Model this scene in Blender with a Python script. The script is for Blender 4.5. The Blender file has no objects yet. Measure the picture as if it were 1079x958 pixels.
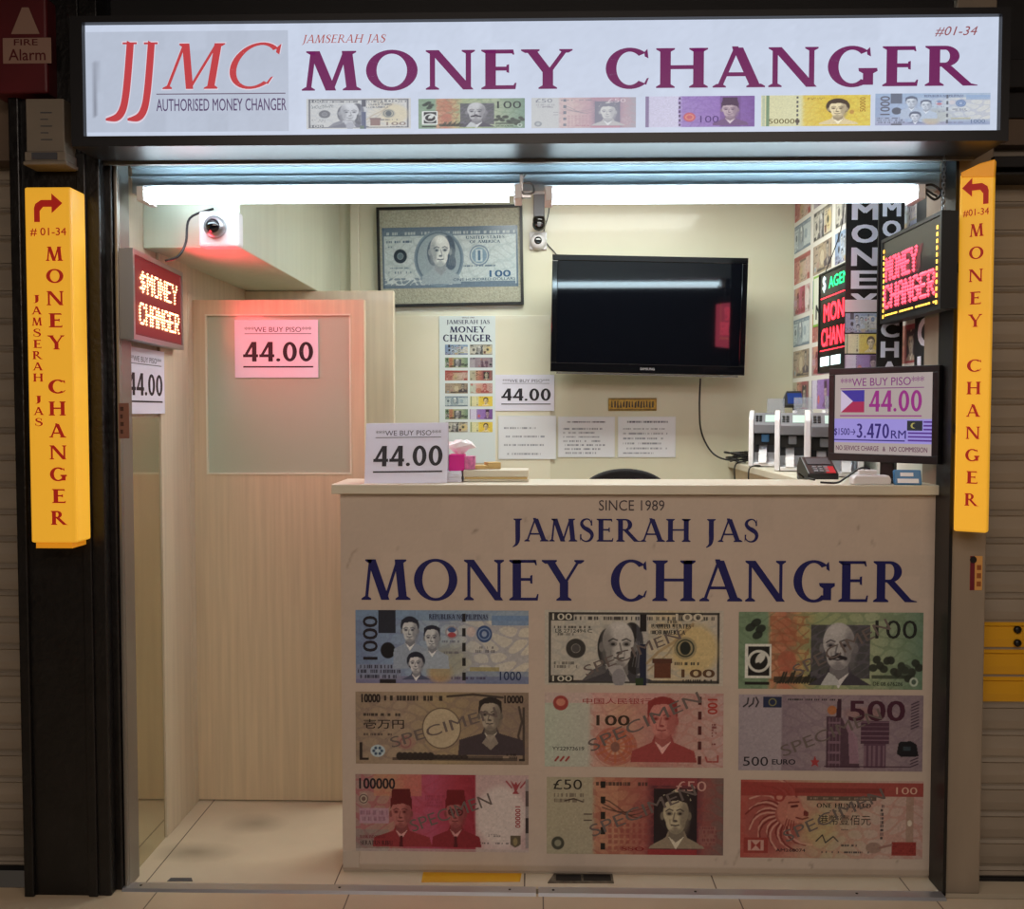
import bpy, bmesh, math, random
import numpy as np
from mathutils import Vector, Matrix
random.seed(7); RNG = np.random.default_rng(5)
S = bpy.context.scene
C = S.collection
PI = math.pi
# ------------------------------------------------------------------ camera
F = 1050.0; CX, CY = 539.5, 479.0
PITCH = math.atan(44/F); YAW = math.atan(25/F)
CAM = Vector((0, -3.26, 1.538))
RM = (Matrix.Rotation(YAW, 3, 'Z') @ Matrix.Rotation(PI/2-PITCH, 3, 'X'))
cd = bpy.data.cameras.new('camera'); cam = bpy.data.objects.new('camera', cd); C.objects.link(cam)
cd.sensor_width = 36; cd.lens = 36*F/1079; cd.clip_start = .05; cd.clip_end = 60
cam.location = CAM; cam.rotation_euler = RM.to_euler(); S.camera = cam
def ray(px, py): return RM @ Vector(((px-CX)/F, -(py-CY)/F, -1))
def PY(px, py, Y):            # photo point on the vertical plane y=Y -> (X, Z)
    d = ray(px, py); t = (Y-CAM.y)/d.y; p = CAM+d*t; return p.x, p.z
def PX(px, py, X):            # photo point on the side wall plane x=X -> (Y, Z)
    d = ray(px, py); t = (X-CAM.x)/d.x; p = CAM+d*t; return p.y, p.z
def PZ(px, py, Z):
    d = ray(px, py); t = (Z-CAM.z)/d.z; p = CAM+d*t; return p.x, p.y
def RY(x0, y0, x1, y1, Y):    # photo rectangle (top-left, bottom-right) on plane y=Y -> X0,X1,Z0,Z1
    xm, ym = (x0+x1)/2, (y0+y1)/2
    return PY(x0, ym, Y)[0], PY(x1, ym, Y)[0], PY(xm, y1, Y)[1], PY(xm, y0, Y)[1]
# ------------------------------------------------------------------ colour + materials
def lin(c):
    if isinstance(c, (int, float)): c = (c, c, c)
    return tuple(((x/12.92) if x <= .04045 else ((x+.055)/1.055)**2.4) for x in c[:3])
def rgb(r, g, b): return (r/255, g/255, b/255)
MATS = {}
def mat(name, c=(.8,.8,.8), rough=.5, metal=0, emit=None, es=1.0, coat=0, var=0, vscale=6, stretch=(1,1,1), bump=0, bscale=60, trans=0, alpha=1, spec=.5):
    m = bpy.data.materials.new(name); m.use_nodes = True; nt = m.node_tree; N = nt.nodes; L = nt.links
    b = N['Principled BSDF']; cl = lin(c)
    b.inputs['Base Color'].default_value = (*cl, 1); b.inputs['Roughness'].default_value = rough
    b.inputs['Metallic'].default_value = metal; b.inputs['Specular IOR Level'].default_value = spec
    b.inputs['Coat Weight'].default_value = coat; b.inputs['Coat Roughness'].default_value = .08
    if trans: b.inputs['Transmission Weight'].default_value = trans
    if alpha < 1: b.inputs['Alpha'].default_value = alpha
    if emit is not None:
        b.inputs['Emission Color'].default_value = (*lin(emit), 1); b.inputs['Emission Strength'].default_value = es
    if var or bump:
        tc = N.new('ShaderNodeTexCoord'); mp = N.new('ShaderNodeMapping'); L.new(tc.outputs['Object'], mp.inputs[0])
        mp.inputs['Scale'].default_value = stretch
    if var:
        n = N.new('ShaderNodeTexNoise'); n.inputs['Scale'].default_value = vscale; n.inputs['Detail'].default_value = 6
        L.new(mp.outputs[0], n.inputs['Vector'])
        r = N.new('ShaderNodeValToRGB'); r.color_ramp.elements[0].position = .32; r.color_ramp.elements[1].position = .68
        r.color_ramp.elements[0].color = (*[max(0, x*(1-var)) for x in cl], 1)
        r.color_ramp.elements[1].color = (*[min(1, x*(1+var*.6)) for x in cl], 1)
        L.new(n.outputs['Fac'], r.inputs[0]); L.new(r.outputs[0], b.inputs['Base Color'])
    if bump:
        n2 = N.new('ShaderNodeTexNoise'); n2.inputs['Scale'].default_value = bscale; L.new(mp.outputs[0], n2.inputs['Vector'])
        bp = N.new('ShaderNodeBump'); bp.inputs['Strength'].default_value = bump; bp.inputs['Distance'].default_value = .01
        L.new(n2.outputs['Fac'], bp.inputs['Height']); L.new(bp.outputs[0], b.inputs['Normal'])
    MATS[name] = m; return m
def printmat(name, rough=.45, es=0, spec=.4, base=1.0, alpha=1):
    m = bpy.data.materials.new(name); m.use_nodes = True; nt = m.node_tree; N = nt.nodes; L = nt.links
    b = N['Principled BSDF']; b.inputs['Roughness'].default_value = rough; b.inputs['Specular IOR Level'].default_value = spec
    a = N.new('ShaderNodeAttribute'); a.attribute_name = 'Col'
    if base == 1: L.new(a.outputs['Color'], b.inputs['Base Color'])
    else:
        b.inputs['Base Color'].default_value = (.02, .02, .02, 1)
    if es:
        L.new(a.outputs['Color'], b.inputs['Emission Color']); b.inputs['Emission Strength'].default_value = es
    MATS[name] = m; return m
# ------------------------------------------------------------------ objects
INV = {}
def tag(o, label=None, cat=None, group=None, kind=None):
    if label: o['label'] = label
    if cat: o['category'] = cat
    if group: o['group'] = group
    if kind: o['kind'] = kind
    return o
def thing(name, label, cat, loc=(0,0,0), rz=0, group=None):
    o = bpy.data.objects.new(name, None); C.objects.link(o); o.location = loc; o.rotation_euler = (0,0,rz); o.empty_display_size = .05
    INV[o.name] = (Matrix.Translation(loc) @ Matrix.Rotation(rz, 4, 'Z')).inverted()
    return tag(o, label, cat, group)
class MB:
    def __init__(s): s.v = []; s.f = []; s.mi = []; s.col = []; s.m = 0; s.c = (1,1,1); s.sm = []; s.smooth = False; s.hascol = False
    def add(s, vs, fs, c=None, vc=None):
        k = len(s.v); s.v += [tuple(x) for x in vs]
        if c is not None or vc is not None: s.hascol = True
        s.col += (vc if vc is not None else [lin(c) if c is not None else lin(s.c)]*len(vs))
        for f in fs: s.f.append(tuple(i+k for i in f)); s.mi.append(s.m); s.sm.append(s.smooth)
    def box(s, x0, x1, y0, y1, z0, z1, c=None, M=None):
        x0,x1 = min(x0,x1),max(x0,x1); y0,y1 = min(y0,y1),max(y0,y1); z0,z1 = min(z0,z1),max(z0,z1)
        vs = [Vector((x,y,z)) for z in (z0,z1) for y in (y0,y1) for x in (x0,x1)]
        if M: vs = [M @ v for v in vs]
        s.add(vs, [(0,2,3,1),(4,5,7,6),(0,1,5,4),(2,6,7,3),(0,4,6,2),(1,3,7,5)], c)
    def prism(s, pts, d0, d1, fr, c=None):      # outline pts (u,v) in frame fr extruded along its normal from d0 to d1
        n = len(pts); a = sum(pts[i][0]*pts[(i+1)%n][1]-pts[(i+1)%n][0]*pts[i][1] for i in range(n))
        if a < 0: pts = pts[::-1]
        vs = [fr(u, v, d0) for u, v in pts]+[fr(u, v, d1) for u, v in pts]
        fs = [tuple(range(n))[::-1], tuple(range(n, 2*n))]+[(i, (i+1)%n, n+(i+1)%n, n+i) for i in range(n)]
        s.add(vs, fs, c)
    def tube(s, pts, r, n=10, c=None, caps=True, smooth_path=False):
        pts = [Vector(p) for p in pts]
        if smooth_path: pts = catmull(pts, 6)
        rr = r if isinstance(r, (list, tuple)) else [r]*len(pts)
        vs = []; up = None
        for i, p in enumerate(pts):
            t = (pts[min(i+1, len(pts)-1)]-pts[max(i-1, 0)]).normalized()
            if up is None: up = Vector((0,0,1)) if abs(t.z) < .9 else Vector((1,0,0))
            a = t.cross(up).normalized(); b = a.cross(t).normalized(); up = b
            for k in range(n):
                q = 2*PI*k/n; vs.append(p+a*math.cos(q)*rr[i]+b*math.sin(q)*rr[i])
        fs = [(i*n+k, (i+1)*n+k, (i+1)*n+(k+1)%n, i*n+(k+1)%n) for i in range(len(pts)-1) for k in range(n)]
        if caps: fs += [tuple(range(n)), tuple(range((len(pts)-1)*n, len(pts)*n))[::-1]]
        o = s.smooth; s.smooth = True; s.add(vs, fs, c); s.smooth = o
    def lathe(s, prof, fr, n=24, c=None):       # prof [(r, d)] around the normal of frame fr
        vs = [fr(r*math.cos(2*PI*k/n), r*math.sin(2*PI*k/n), d) for r, d in prof for k in range(n)]
        m = len(prof)
        fs = [(i*n+k, i*n+(k+1)%n, (i+1)*n+(k+1)%n, (i+1)*n+k) for i in range(m-1) for k in range(n)]
        fs += [tuple(range(n))[::-1], tuple(range((m-1)*n, m*n))]
        o = s.smooth; s.smooth = True; s.add(vs, fs, c); s.smooth = o
    def build(s, name, mats, parent=None, bevel=0, origin=None, seg=2, autosmooth=False):
        me = bpy.data.meshes.new(name)
        vs = [Vector(v) for v in s.v]
        loc = Vector((0,0,0))
        if parent is not None:
            root = parent; chain = INV.get(root.name)
            if chain is None: chain = Matrix.Translation(-root.location) if root.parent is None else INV[root.parent.name]
            if chain is not None: vs = [chain @ v for v in vs]
        else:
            if origin is None:
                xs, ys, zs = zip(*s.v); loc = Vector(((min(xs)+max(xs))/2, (min(ys)+max(ys))/2, min(zs)))
            else: loc = Vector(origin)
            vs = [v-loc for v in vs]
        me.from_pydata([tuple(v) for v in vs], [], s.f)
        if not isinstance(mats, (list, tuple)): mats = [mats]
        for m in mats: me.materials.append(MATS[m] if isinstance(m, str) else m)
        me.polygons.foreach_set('material_index', s.mi); me.polygons.foreach_set('use_smooth', s.sm)
        if s.hascol:
            a = me.color_attributes.new('Col', 'FLOAT_COLOR', 'POINT')
            arr = np.ones((len(s.v), 4), np.float32); arr[:, :3] = np.array(s.col, np.float32); a.data.foreach_set('color', arr.ravel())
        if bevel:
            bm = bmesh.new(); bm.from_mesh(me)
            es = [e for e in bm.edges if len(e.link_faces) == 2 and e.calc_face_angle(0) > .6]
            bmesh.ops.bevel(bm, geom=es, offset=bevel, segments=seg, affect='EDGES', profile=.5, clamp_overlap=True)
            bm.to_mesh(me); bm.free()
        me.update()
        o = bpy.data.objects.new(name, me); C.objects.link(o); o.location = loc
        if parent is not None: o.parent = parent; INV[o.name] = INV.get(parent.name) if parent.name in INV else chain
        return o
def catmull(P, k=6):
    P = [Vector(p) for p in P]; out = []
    for i in range(len(P)-1):
        a = P[max(i-1,0)]; b = P[i]; c = P[i+1]; d = P[min(i+2, len(P)-1)]
        for j in range(k):
            t = j/k; out.append(.5*((2*b)+(c-a)*t+(2*a-5*b+4*c-d)*t*t+(3*b-a-3*c+d)*t**3))
    return out+[P[-1]]
def frame(o, u, v):
    o = Vector(o); u = Vector(u).normalized(); v = Vector(v).normalized(); n = u.cross(v)
    return lambda a, b, d=0: o+u*a+v*b+n*d
def front(Y): return frame((0, Y, 0), (1,0,0), (0,0,1))          # (X, Z, towards the camera)
def leftw(X): return frame((X, 0, 0), (0,1,0), (0,0,1))          # (Y, Z, towards +x)
def rightw(X): return frame((X, 0, 0), (0,-1,0), (0,0,1))        # (-Y, Z, towards -x)
def sub(fr, o, ang=0):                                          # sub-frame shifted to (u,v,d), rotated in its plane
    ca, sa = math.cos(ang), math.sin(ang)
    return lambda a, b, d=0: fr(o[0]+a*ca-b*sa, o[1]+a*sa+b*ca, d+(o[2] if len(o) > 2 else 0))
def rect2(x0, y0, x1, y1): return [(x0,y0),(x1,y0),(x1,y1),(x0,y1)]
def ell2(cx, cy, rx, ry, n=32): return [(cx+rx*math.cos(2*PI*i/n), cy+ry*math.sin(2*PI*i/n)) for i in range(n)]
# ------------------------------------------------------------------ sans text (Blender's built-in face)
TC = {}
def textmesh(s, w=0.0, shear=0):
    k = (s, w, shear)
    if k in TC: return TC[k]
    cu = bpy.data.curves.new('t', 'FONT'); cu.body = s; cu.size = 1; cu.offset = w; cu.shear = shear; cu.resolution_u = 3; cu.fill_mode = 'FRONT'
    o = bpy.data.objects.new('t', cu); C.objects.link(o)
    dg = bpy.context.evaluated_depsgraph_get(); me = bpy.data.meshes.new_from_object(o.evaluated_get(dg))
    vs = [(v.co.x, v.co.y) for v in me.vertices]; fs = []
    for p in me.polygons:
        f = tuple(p.vertices)
        if p.normal.z < 0: f = f[::-1]
        fs.append(f)
    bpy.data.objects.remove(o); bpy.data.curves.remove(cu); bpy.data.meshes.remove(me)
    TC[k] = (vs, fs); return TC[k]
def put(mb, fr, geo, x0, y0, x1, y1, d, c, fit=True, align='c'):
    vs, fs = geo
    if not vs: return
    ax, bx = min(v[0] for v in vs), max(v[0] for v in vs); ay, by = min(v[1] for v in vs), max(v[1] for v in vs)
    sx = (x1-x0)/max(1e-6, bx-ax); sy = (y1-y0)/max(1e-6, by-ay)
    if not fit: sx = sy = min(sx, sy)
    ox = x0 if align == 'l' else (x0+x1)/2-(bx-ax)*sx/2
    mb.add([fr(ox+(q[0]-ax)*sx, y0+(q[1]-ay)*sy, d+(q[2] if len(q) > 2 else 0)) for q in vs], fs, c)
def sans(mb, fr, s, x0, y0, x1, y1, d, c, w=0.0, fit=True, align='c', shear=0):
    if set(s) <= set('01234579.') and '.' in s: return put(mb, fr, numtext(s), x0, y0, x1, y1, d, c)
    g = textmesh(s, 0, shear)
    if w <= 0: return put(mb, fr, g, x0, y0, x1, y1, d, c, fit, align)
    hgt = y1-y0; e = min(w*1.0*hgt, .2*hgt)
    for i, (a, b) in enumerate(((-e,-e*.5),(e,-e*.5),(-e,e*.5),(e,e*.5),(0,0))): put(mb, fr, g, x0+a+e, y0+b+e*.5, x1+a-e, y1+b-e*.5, d+i*2e-5, c, fit, align)
def numtext(s, T=.185):
    vs, fs = [], []; x = 0
    for ch in s:
        P = []; a = .62
        if ch == '0': P += arc(.30, .5, .29, .5, T*.95, T*.8, 0, 360, 32)
        elif ch == '4': P += [[(.37,0),(.37+T,0),(.37+T,1),(.37,1)], [(.0,.22),(.62,.22),(.62,.22+T*.8),(.0,.22+T*.8)], [(.0,.22),(.14,.26),(.50,1),(.36,1)]]
        elif ch == '3':
            P += arc(.26,.27,.29,.27,T*.95,T*.75,-150,90,24); P += arc(.25,.76,.27,.24,T*.95,T*.75,-90,145,24)
        elif ch == '7': P += [[(.02,1-T*.85),(.56,1-T*.85),(.56,1),(.02,1)], [(.12,0),(.12+T*1.1,0),(.56,1),(.40,1)]]
        elif ch == '.': P += [ell2(.11, .085, .085, .085, 14)]; a = .24
        for pl in P:
            ar = sum(pl[i][0]*pl[(i+1)%len(pl)][1]-pl[(i+1)%len(pl)][0]*pl[i][1] for i in range(len(pl)))
            if ar < 0: pl = pl[::-1]
            k = len(vs); o5 = (len(fs)%5)*6e-5; vs += [(p[0]+x, p[1], o5) for p in pl]; fs.append(tuple(range(k, k+len(pl))))
        x += a+.05
    return vs, fs
# ------------------------------------------------------------------ roman serif capitals, cap height 1
def stroke(pts, ws):
    L_, R_ = [], []
    for i, p in enumerate(pts):
        a = pts[max(i-1,0)]; b = pts[min(i+1,len(pts)-1)]; dx, dy = b[0]-a[0], b[1]-a[1]; l = math.hypot(dx, dy) or 1
        w = (ws[i] if isinstance(ws, (list,tuple)) else ws)/2; nx, ny = -dy/l*w, dx/l*w
        L_.append((p[0]+nx, p[1]+ny)); R_.append((p[0]-nx, p[1]-ny))
    return [[R_[i], R_[i+1], L_[i+1], L_[i]] for i in range(len(pts)-1)]
def smooth2(pts, ws, k=6):
    q = catmull([Vector((p[0], p[1], w)) for p, w in zip(pts, ws)], k); return [(v.x, v.y) for v in q], [v.z for v in q]
def arc(cx, cy, rx, ry, wx, wy, a0, a1, n=28):
    out = []
    for i in range(n):
        A, B = math.radians(a0+(a1-a0)*i/n), math.radians(a0+(a1-a0)*(i+1)/n)
        o = lambda t: (cx+rx*math.cos(t), cy+ry*math.sin(t)); q = lambda t: (cx+(rx-wx)*math.cos(t), cy+(ry-wy)*math.sin(t))
        out.append([o(A), o(B), q(B), q(A)])
    return out
def glyph(ch, T=.17, t=.065, e=.075, sf=1.0):
    P = []; st = .035*sf; e *= sf
    def serif(x, y, w, l=1, r=1):
        up = 1 if y == 0 else -1
        P.append([(x-w/2-e*l, y), (x+w/2+e*r, y), (x+w/2+e*r, y+up*st), (x+w/2, y+up*st*2.6), (x-w/2, y+up*st*2.6), (x-w/2-e*l, y+up*st)])
    def diag(xa, ya, xb, yb, w): P.append([(xa-w/2, ya), (xa+w/2, ya), (xb+w/2, yb), (xb-w/2, yb)])
    def stem(x, w=T, y0=0, y1=1): diag(x, y0, x, y1, w)
    def hbar(x0, x1, y, w=t): P.append(rect2(x0, y-w/2, x1, y+w/2))
    def tick(x, y, d, h=.13): P.append([(x-t*.5, y), (x+.03, y+d*0), (x+.05, y+d*h), (x+.02, y+d*h)])
    a = 1
    if ch == 'M':
        diag(.10, 0, .20, 1, t); diag(.22, 1, .53, 0, T); diag(.53, 0, .82, 1, t); diag(.84, 1, .93, 0, T); serif(.10, 0, t); serif(.93, 0, T); serif(.19, 1, t, 1, 0); serif(.86, 1, T*.8, 0, 1); a = 1.08
    elif ch == 'N':
        diag(.14, 0, .14, 1, t); diag(.16, 1, .82, 0, T); diag(.82, 0, .82, 1, t); serif(.14, 0, t); serif(.82, 1, t); serif(.14, 1, t, 1, 0); a = .98
    elif ch == 'E':
        stem(.17); hbar(.1, .58, 1-t/2); hbar(.1, .50, .52); hbar(.1, .62, t/2); serif(.17, 0, T, 1, 0); serif(.17, 1, T, 1, 0)
        tick(.57, 1, -1); tick(.61, 0, 1, .16); P.append([(.47,.43),(.52,.41),(.52,.63),(.47,.61)]); a = .70
    elif ch == 'H':
        stem(.18); stem(.80); hbar(.18, .80, .52)
        for x in (.18, .80): serif(x, 0, T); serif(x, 1, T)
        a = .98
    elif ch == 'Y':
        stem(.46, T, 0, .47); diag(.46, .42, .13, 1, T); diag(.49, .44, .80, 1, t); serif(.46, 0, T); serif(.13, 1, T); serif(.80, 1, t); a = .90
    elif ch == 'A':
        diag(.12, 0, .44, 1, t); diag(.46, 1, .80, 0, T); diag(.43, .93, .41, 1.03, T*.6); hbar(.2, .7, .33); serif(.12, 0, t); serif(.80, 0, T); a = .93
    elif ch in 'CG':
        P += arc(.50, .5, .45, .52, T, t, 48, 312); y = .5+.52*math.sin(math.radians(48)); x = .5+.45*math.cos(math.radians(48))
        P.append([(x-.02, y-.09), (x+.05, y-.14), (x+.03, y+.10), (x-.03, y+.02)])
        if ch == 'C': P.append([(x-.03, 1-y), (x+.01, .97-y), (x+.06, 1.15-y), (x+.02, 1.13-y)]); a = .90
        else: stem(.80, T*.95, .04, .42); serif(.80, .42, T) ; P.append([(.62,.42),(.97,.42),(.97,.46),(.62,.46)]); a = .98
    elif ch == 'O': P += arc(.52, .5, .49, .52, T, t, 0, 360, 40); a = 1.06
    elif ch in 'RDP':
        stem(.17); serif(.17, 0, T); serif(.17, 1, T, 1, 0)
        if ch == 'D': P += arc(.40, .5, .48, .5, T, t, -90, 90); hbar(.17, .41, 1-t/2); hbar(.17, .41, t/2); a = .98
        else:
            P += arc(.36, .74, .27, .26, T*.9, t, -90, 90, 18); hbar(.17, .37, 1-t/2); hbar(.17, .38, .48+t/2); a = .70
            if ch == 'R': diag(.38, .50, .80, 0, T); P.append([(.74,0),(.97,0),(.97,.02),(.84,.06)]); a = .88
    elif ch in 'BF':
        stem(.17); serif(.17, 1, T, 1, 0); hbar(.17, .38, 1-t/2); hbar(.17, .40, .52)
        if ch == 'B': P += arc(.33, .76, .26, .24, T*.85, t, -90, 90, 16); P += arc(.36, .27, .31, .27, T*.95, t, -90, 90, 16); hbar(.17, .38, t/2); serif(.17, 0, T, 1, 0); a = .76
        else: hbar(.17, .58, 1-t/2); tick(.57, 1, -1); serif(.17, 0, T); a = .64
    elif ch == 'L': stem(.17); serif(.17, 0, T, 1, 0); serif(.17, 1, T); hbar(.17, .62, t/2); tick(.61, 0, 1, .18); a = .70
    elif ch == 'K': stem(.17); serif(.17, 0, T); serif(.17, 1, T); diag(.28, .45, .66, 1, t); serif(.66, 1, t); diag(.40, .58, .76, 0, T); P.append([(.68,0),(.94,0),(.94,.02),(.80,.06)]); a = .88
    elif ch == 'I': stem(.2); serif(.2, 0, T); serif(.2, 1, T); a = .4
    elif ch == 'J':
        pts, ws = smooth2([(.24,1),(.24,.5),(.24,.1),(.19,-.12),(.04,-.25)], [T,T,T*.95,T*.6,.03]); P += stroke(pts, ws); serif(.24, 1, T); a = .42
    elif ch == 'S':
        pts, ws = smooth2([(.50,.80),(.44,.94),(.32,.99),(.17,.92),(.12,.77),(.21,.62),(.36,.52),(.49,.40),(.53,.24),(.45,.07),(.29,.01),(.14,.08),(.08,.22)],
                          [.03,.05,.06,.10,.13,.16,T,.16,.13,.10,.06,.05,.03]); P += stroke(pts, ws)
        P.append([(.48,.70),(.54,.70),(.53,1.0),(.48,.86)]); P.append([(.06,.0),(.10,.14),(.12,.32),(.06,.32)]); a = .64
    elif ch == 'T': stem(.4); hbar(.06, .74, 1-t/2); serif(.4, 0, T); tick(.73, 1, -1, .16); P.append([(.09,1),(.05,1),(.03,.84),(.06,.84)]); a = .8
    elif ch == 'U': stem(.17, T, .3, 1); stem(.75, t, .3, 1); P += arc(.47, .34, .385, .36, T*.7, t, 180, 360, 18); serif(.17, 1, T); serif(.75, 1, t); a = .95
    elif ch == ' ': a = .42
    return P, a
def seriftext(s, gap=.04, T=.17, t=.065, shear=0, sf=1.0):
    vs, fs = [], []; x = 0
    for ch in s:
        P, a = glyph(ch, T, t, sf=sf)
        for pl in P:
            n = len(pl); ar = sum(pl[i][0]*pl[(i+1)%n][1]-pl[(i+1)%n][0]*pl[i][1] for i in range(n))
            if ar < 0: pl = pl[::-1]
            k = len(vs); o5 = (len(fs)%5)*6e-5; vs += [(p[0]+x+shear*p[1], p[1], o5) for p in pl]; fs.append(tuple(range(k, k+n)))
        x += a+gap
    return vs, fs
def serif(mb, fr, s, x0, y0, x1, y1, d, c, **kw): put(mb, fr, seriftext(s, **kw), x0, y0, x1, y1, d, c)
# ------------------------------------------------------------------ painter for printed artwork (banknotes)
class Cv:
    def __init__(s, W, H, nx, ny, bg=(1,1,1)):
        s.W, s.H, s.nx, s.ny = W, H, nx, ny
        s.X, s.Y = np.meshgrid(np.linspace(0, W, nx), np.linspace(0, H, ny)); s.a = np.zeros((ny, nx, 3)); s.a[:] = bg; s.px = W/(nx-1)
    def mix(s, m, c, a=1):
        m = np.clip(m, 0, 1)[..., None]*a; s.a = s.a*(1-m)+np.array(c)*m
    def rect(s, x0, y0, x1, y1, c, a=1): s.mix(((s.X >= x0)&(s.X <= x1)&(s.Y >= y0)&(s.Y <= y1)).astype(float), c, a)
    def ell(s, cx, cy, rx, ry, c, a=1, soft=0, ang=0):
        dx, dy = s.X-cx, s.Y-cy; ca, sa = math.cos(ang), math.sin(ang); u = dx*ca+dy*sa; v = -dx*sa+dy*ca
        r = np.sqrt((u/rx)**2+(v/ry)**2); k = min(rx, ry); s.mix((1-r)*k/(soft or s.px)+.5, c, a)
    def ring(s, cx, cy, r, w, c, a=1, asp=1):
        q = np.hypot((s.X-cx)/asp, s.Y-cy); s.mix((w/2-abs(q-r))/s.px+.5, c, a)
    def poly(s, pts, c, a=1):
        ins = np.zeros_like(s.X, bool); n = len(pts)
        for i in range(n):
            x0, y0 = pts[i]; x1, y1 = pts[(i+1)%n]
            if y0 == y1: continue
            k = ((s.Y >= min(y0,y1))&(s.Y < max(y0,y1))); xx = x0+(s.Y-y0)*(x1-x0)/(y1-y0); ins ^= k&(s.X < xx)
        s.mix(ins.astype(float), c, a)
    def line(s, pts, w, c, a=1):
        d = np.full_like(s.X, 9.)
        for (x0,y0),(x1,y1) in zip(pts[:-1], pts[1:]):
            l = (x1-x0)**2+(y1-y0)**2+1e-9; t = np.clip(((s.X-x0)*(x1-x0)+(s.Y-y0)*(y1-y0))/l, 0, 1)
            d = np.minimum(d, np.hypot(s.X-x0-t*(x1-x0), s.Y-y0-t*(y1-y0)))
        s.mix((w/2-d)/s.px+.5, c, a)
    def grad(s, stops):           # [(x, colour)...]
        xs = [q[0] for q in stops]; cs = np.array([q[1] for q in stops])
        for k in range(3): s.a[..., k] = np.interp(s.X, xs, cs[:, k])
    def rrect_grad(s, x0, y0, x1, y1, c, a=1, soft=.1):
        m = np.clip(np.minimum.reduce([s.X-x0, x1-s.X, s.Y-y0, y1-s.Y])/soft, 0, 1); s.mix(m, c, a)
    def guil(s, x0, y0, x1, y1, c, a=.35, f=30, g=9, w=.5):
        m = ((s.X >= x0)&(s.X <= x1)&(s.Y >= y0)&(s.Y <= y1)); q = np.sin(f*s.Y+2.2*np.sin(g*s.X))+np.sin(f*.6*s.X+1.7*np.sin(g*s.Y*1.3)); s.mix(m*(abs(q) < w), c, a)
    def micro(s, x0, y0, x1, y1, c, a=.8, rows=1, dens=.62, cw=.028):
        k = (y1-y0)/rows
        for r in range(rows):
            x = x0; yb = y0+r*k
            while x < x1:
                w = cw*random.uniform(.5, 1.2)
                if random.random() < dens: s.rect(x, yb+k*.15, x+w*.75, yb+k*.85, c, a)
                x += w
    def noise(s, amt=.05, cell=3):
        h, w = s.ny//cell+2, s.nx//cell+2; n = RNG.normal(0, 1, (h, w)); n = np.kron(n, np.ones((cell, cell)))[:s.ny, :s.nx]
        s.a = s.a*(1+amt*(.6*n+.4*RNG.normal(0, 1, n.shape)))[..., None]
    def thread(s, x, c=(.12,.13,.15), n=5, w=.035):
        for i in range(n): s.rect(x-w/2, (i+.22)/n*s.H, x+w/2, (i+.78)/n*s.H, c)
    def fin(s, fade=0, tint=(1,1,1)):
        return np.clip(s.a*(1-fade)+np.array(tint)*fade, 0, 1)
    def portrait(s, cx, cy, k, sk, dk, hair=None, cloth=None, kind='short', turn=1, bottom=0, sw=1.25, beard=False):
        """engraved head and shoulders; k = half head height"""
        hair = hair or dk; cloth = cloth or dk; mid = tuple(.55*a+.45*b for a, b in zip(sk, dk)); t = turn
        s.poly([(cx-sw*k, bottom), (cx-sw*k*.95, cy-1.35*k), (cx-.45*k, cy-.98*k), (cx-.3*k, cy-.6*k), (cx+.35*k, cy-.6*k), (cx+.5*k, cy-.98*k), (cx+sw*k, cy-1.35*k), (cx+sw*k*1.08, bottom)], cloth)
        if kind == 'long':
            s.ell(cx-.40*k*t, cy-.02*k, .48*k, .86*k, hair, ang=.12*t); s.ell(cx-.62*k*t, cy-.62*k, .30*k, .42*k, hair); s.ell(cx+.38*k*t, cy-.08*k, .36*k, .70*k, hair)
            for q in range(5): s.line([(cx-(.45+.09*q)*k*t, cy+(.4-.08*q)*k), (cx-(.62+.07*q)*k*t, cy-(.1+.05*q)*k), (cx-(.50+.1*q)*k*t, cy-(.75+.02*q)*k)], .025*k, mid, .8)
        elif kind == 'bun': s.ell(cx, cy+.25*k, .78*k, .78*k, hair)
        elif kind == 'queen':
            s.ell(cx, cy+.1*k, .80*k, .88*k, hair); s.poly([(cx-.72*k,cy+.55*k),(cx-.55*k,cy+.86*k),(cx-.3*k,cy+.92*k),(cx,cy+1.12*k),(cx+.3*k,cy+.92*k),(cx+.55*k,cy+.86*k),(cx+.72*k,cy+.55*k)], tuple(min(1, x*1.05) for x in sk))
            s.line([(cx-.7*k,cy+.55*k),(cx,cy+.75*k),(cx+.7*k,cy+.55*k)], .1*k, dk)
        elif kind == 'cap':
            s.poly([(cx-.60*k,cy+.40*k),(cx-.52*k,cy+1.35*k),(cx+.52*k,cy+1.35*k),(cx+.62*k,cy+.40*k)], hair)
        elif kind == 'pomp': s.ell(cx, cy+.35*k, .68*k, .72*k, hair)
        elif kind == 'short': s.ell(cx, cy+.30*k, .64*k, .72*k, hair)
        s.poly([(cx-.28*k, cy-.4*k), (cx+.32*k, cy-.4*k), (cx+.36*k, cy-1.02*k), (cx+.02*k, cy-1.35*k), (cx-.32*k, cy-1.02*k)], mid)
        s.ell(cx-.60*k, cy-.05*k, .09*k, .18*k, mid); s.ell(cx+.60*k, cy-.05*k, .09*k, .18*k, mid)
        s.ell(cx, cy+.12*k+(.07*k if kind in ('long','bald') else 0), .56*k, .68*k, sk); s.ell(cx, cy-.28*k, .44*k, .55*k, sk)
        if kind in ('long','bald'): s.ell(cx-.1*k*t, cy+.62*k, .30*k, .2*k, tuple(min(1, x*1.08) for x in sk), .8, soft=.15*k)
        s.ell(cx+.40*k*t, cy-.1*k, .22*k, .7*k, mid, .75, soft=.16*k); s.ell(cx, cy-.72*k, .3*k, .12*k, mid, .7, soft=.1*k)
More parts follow.
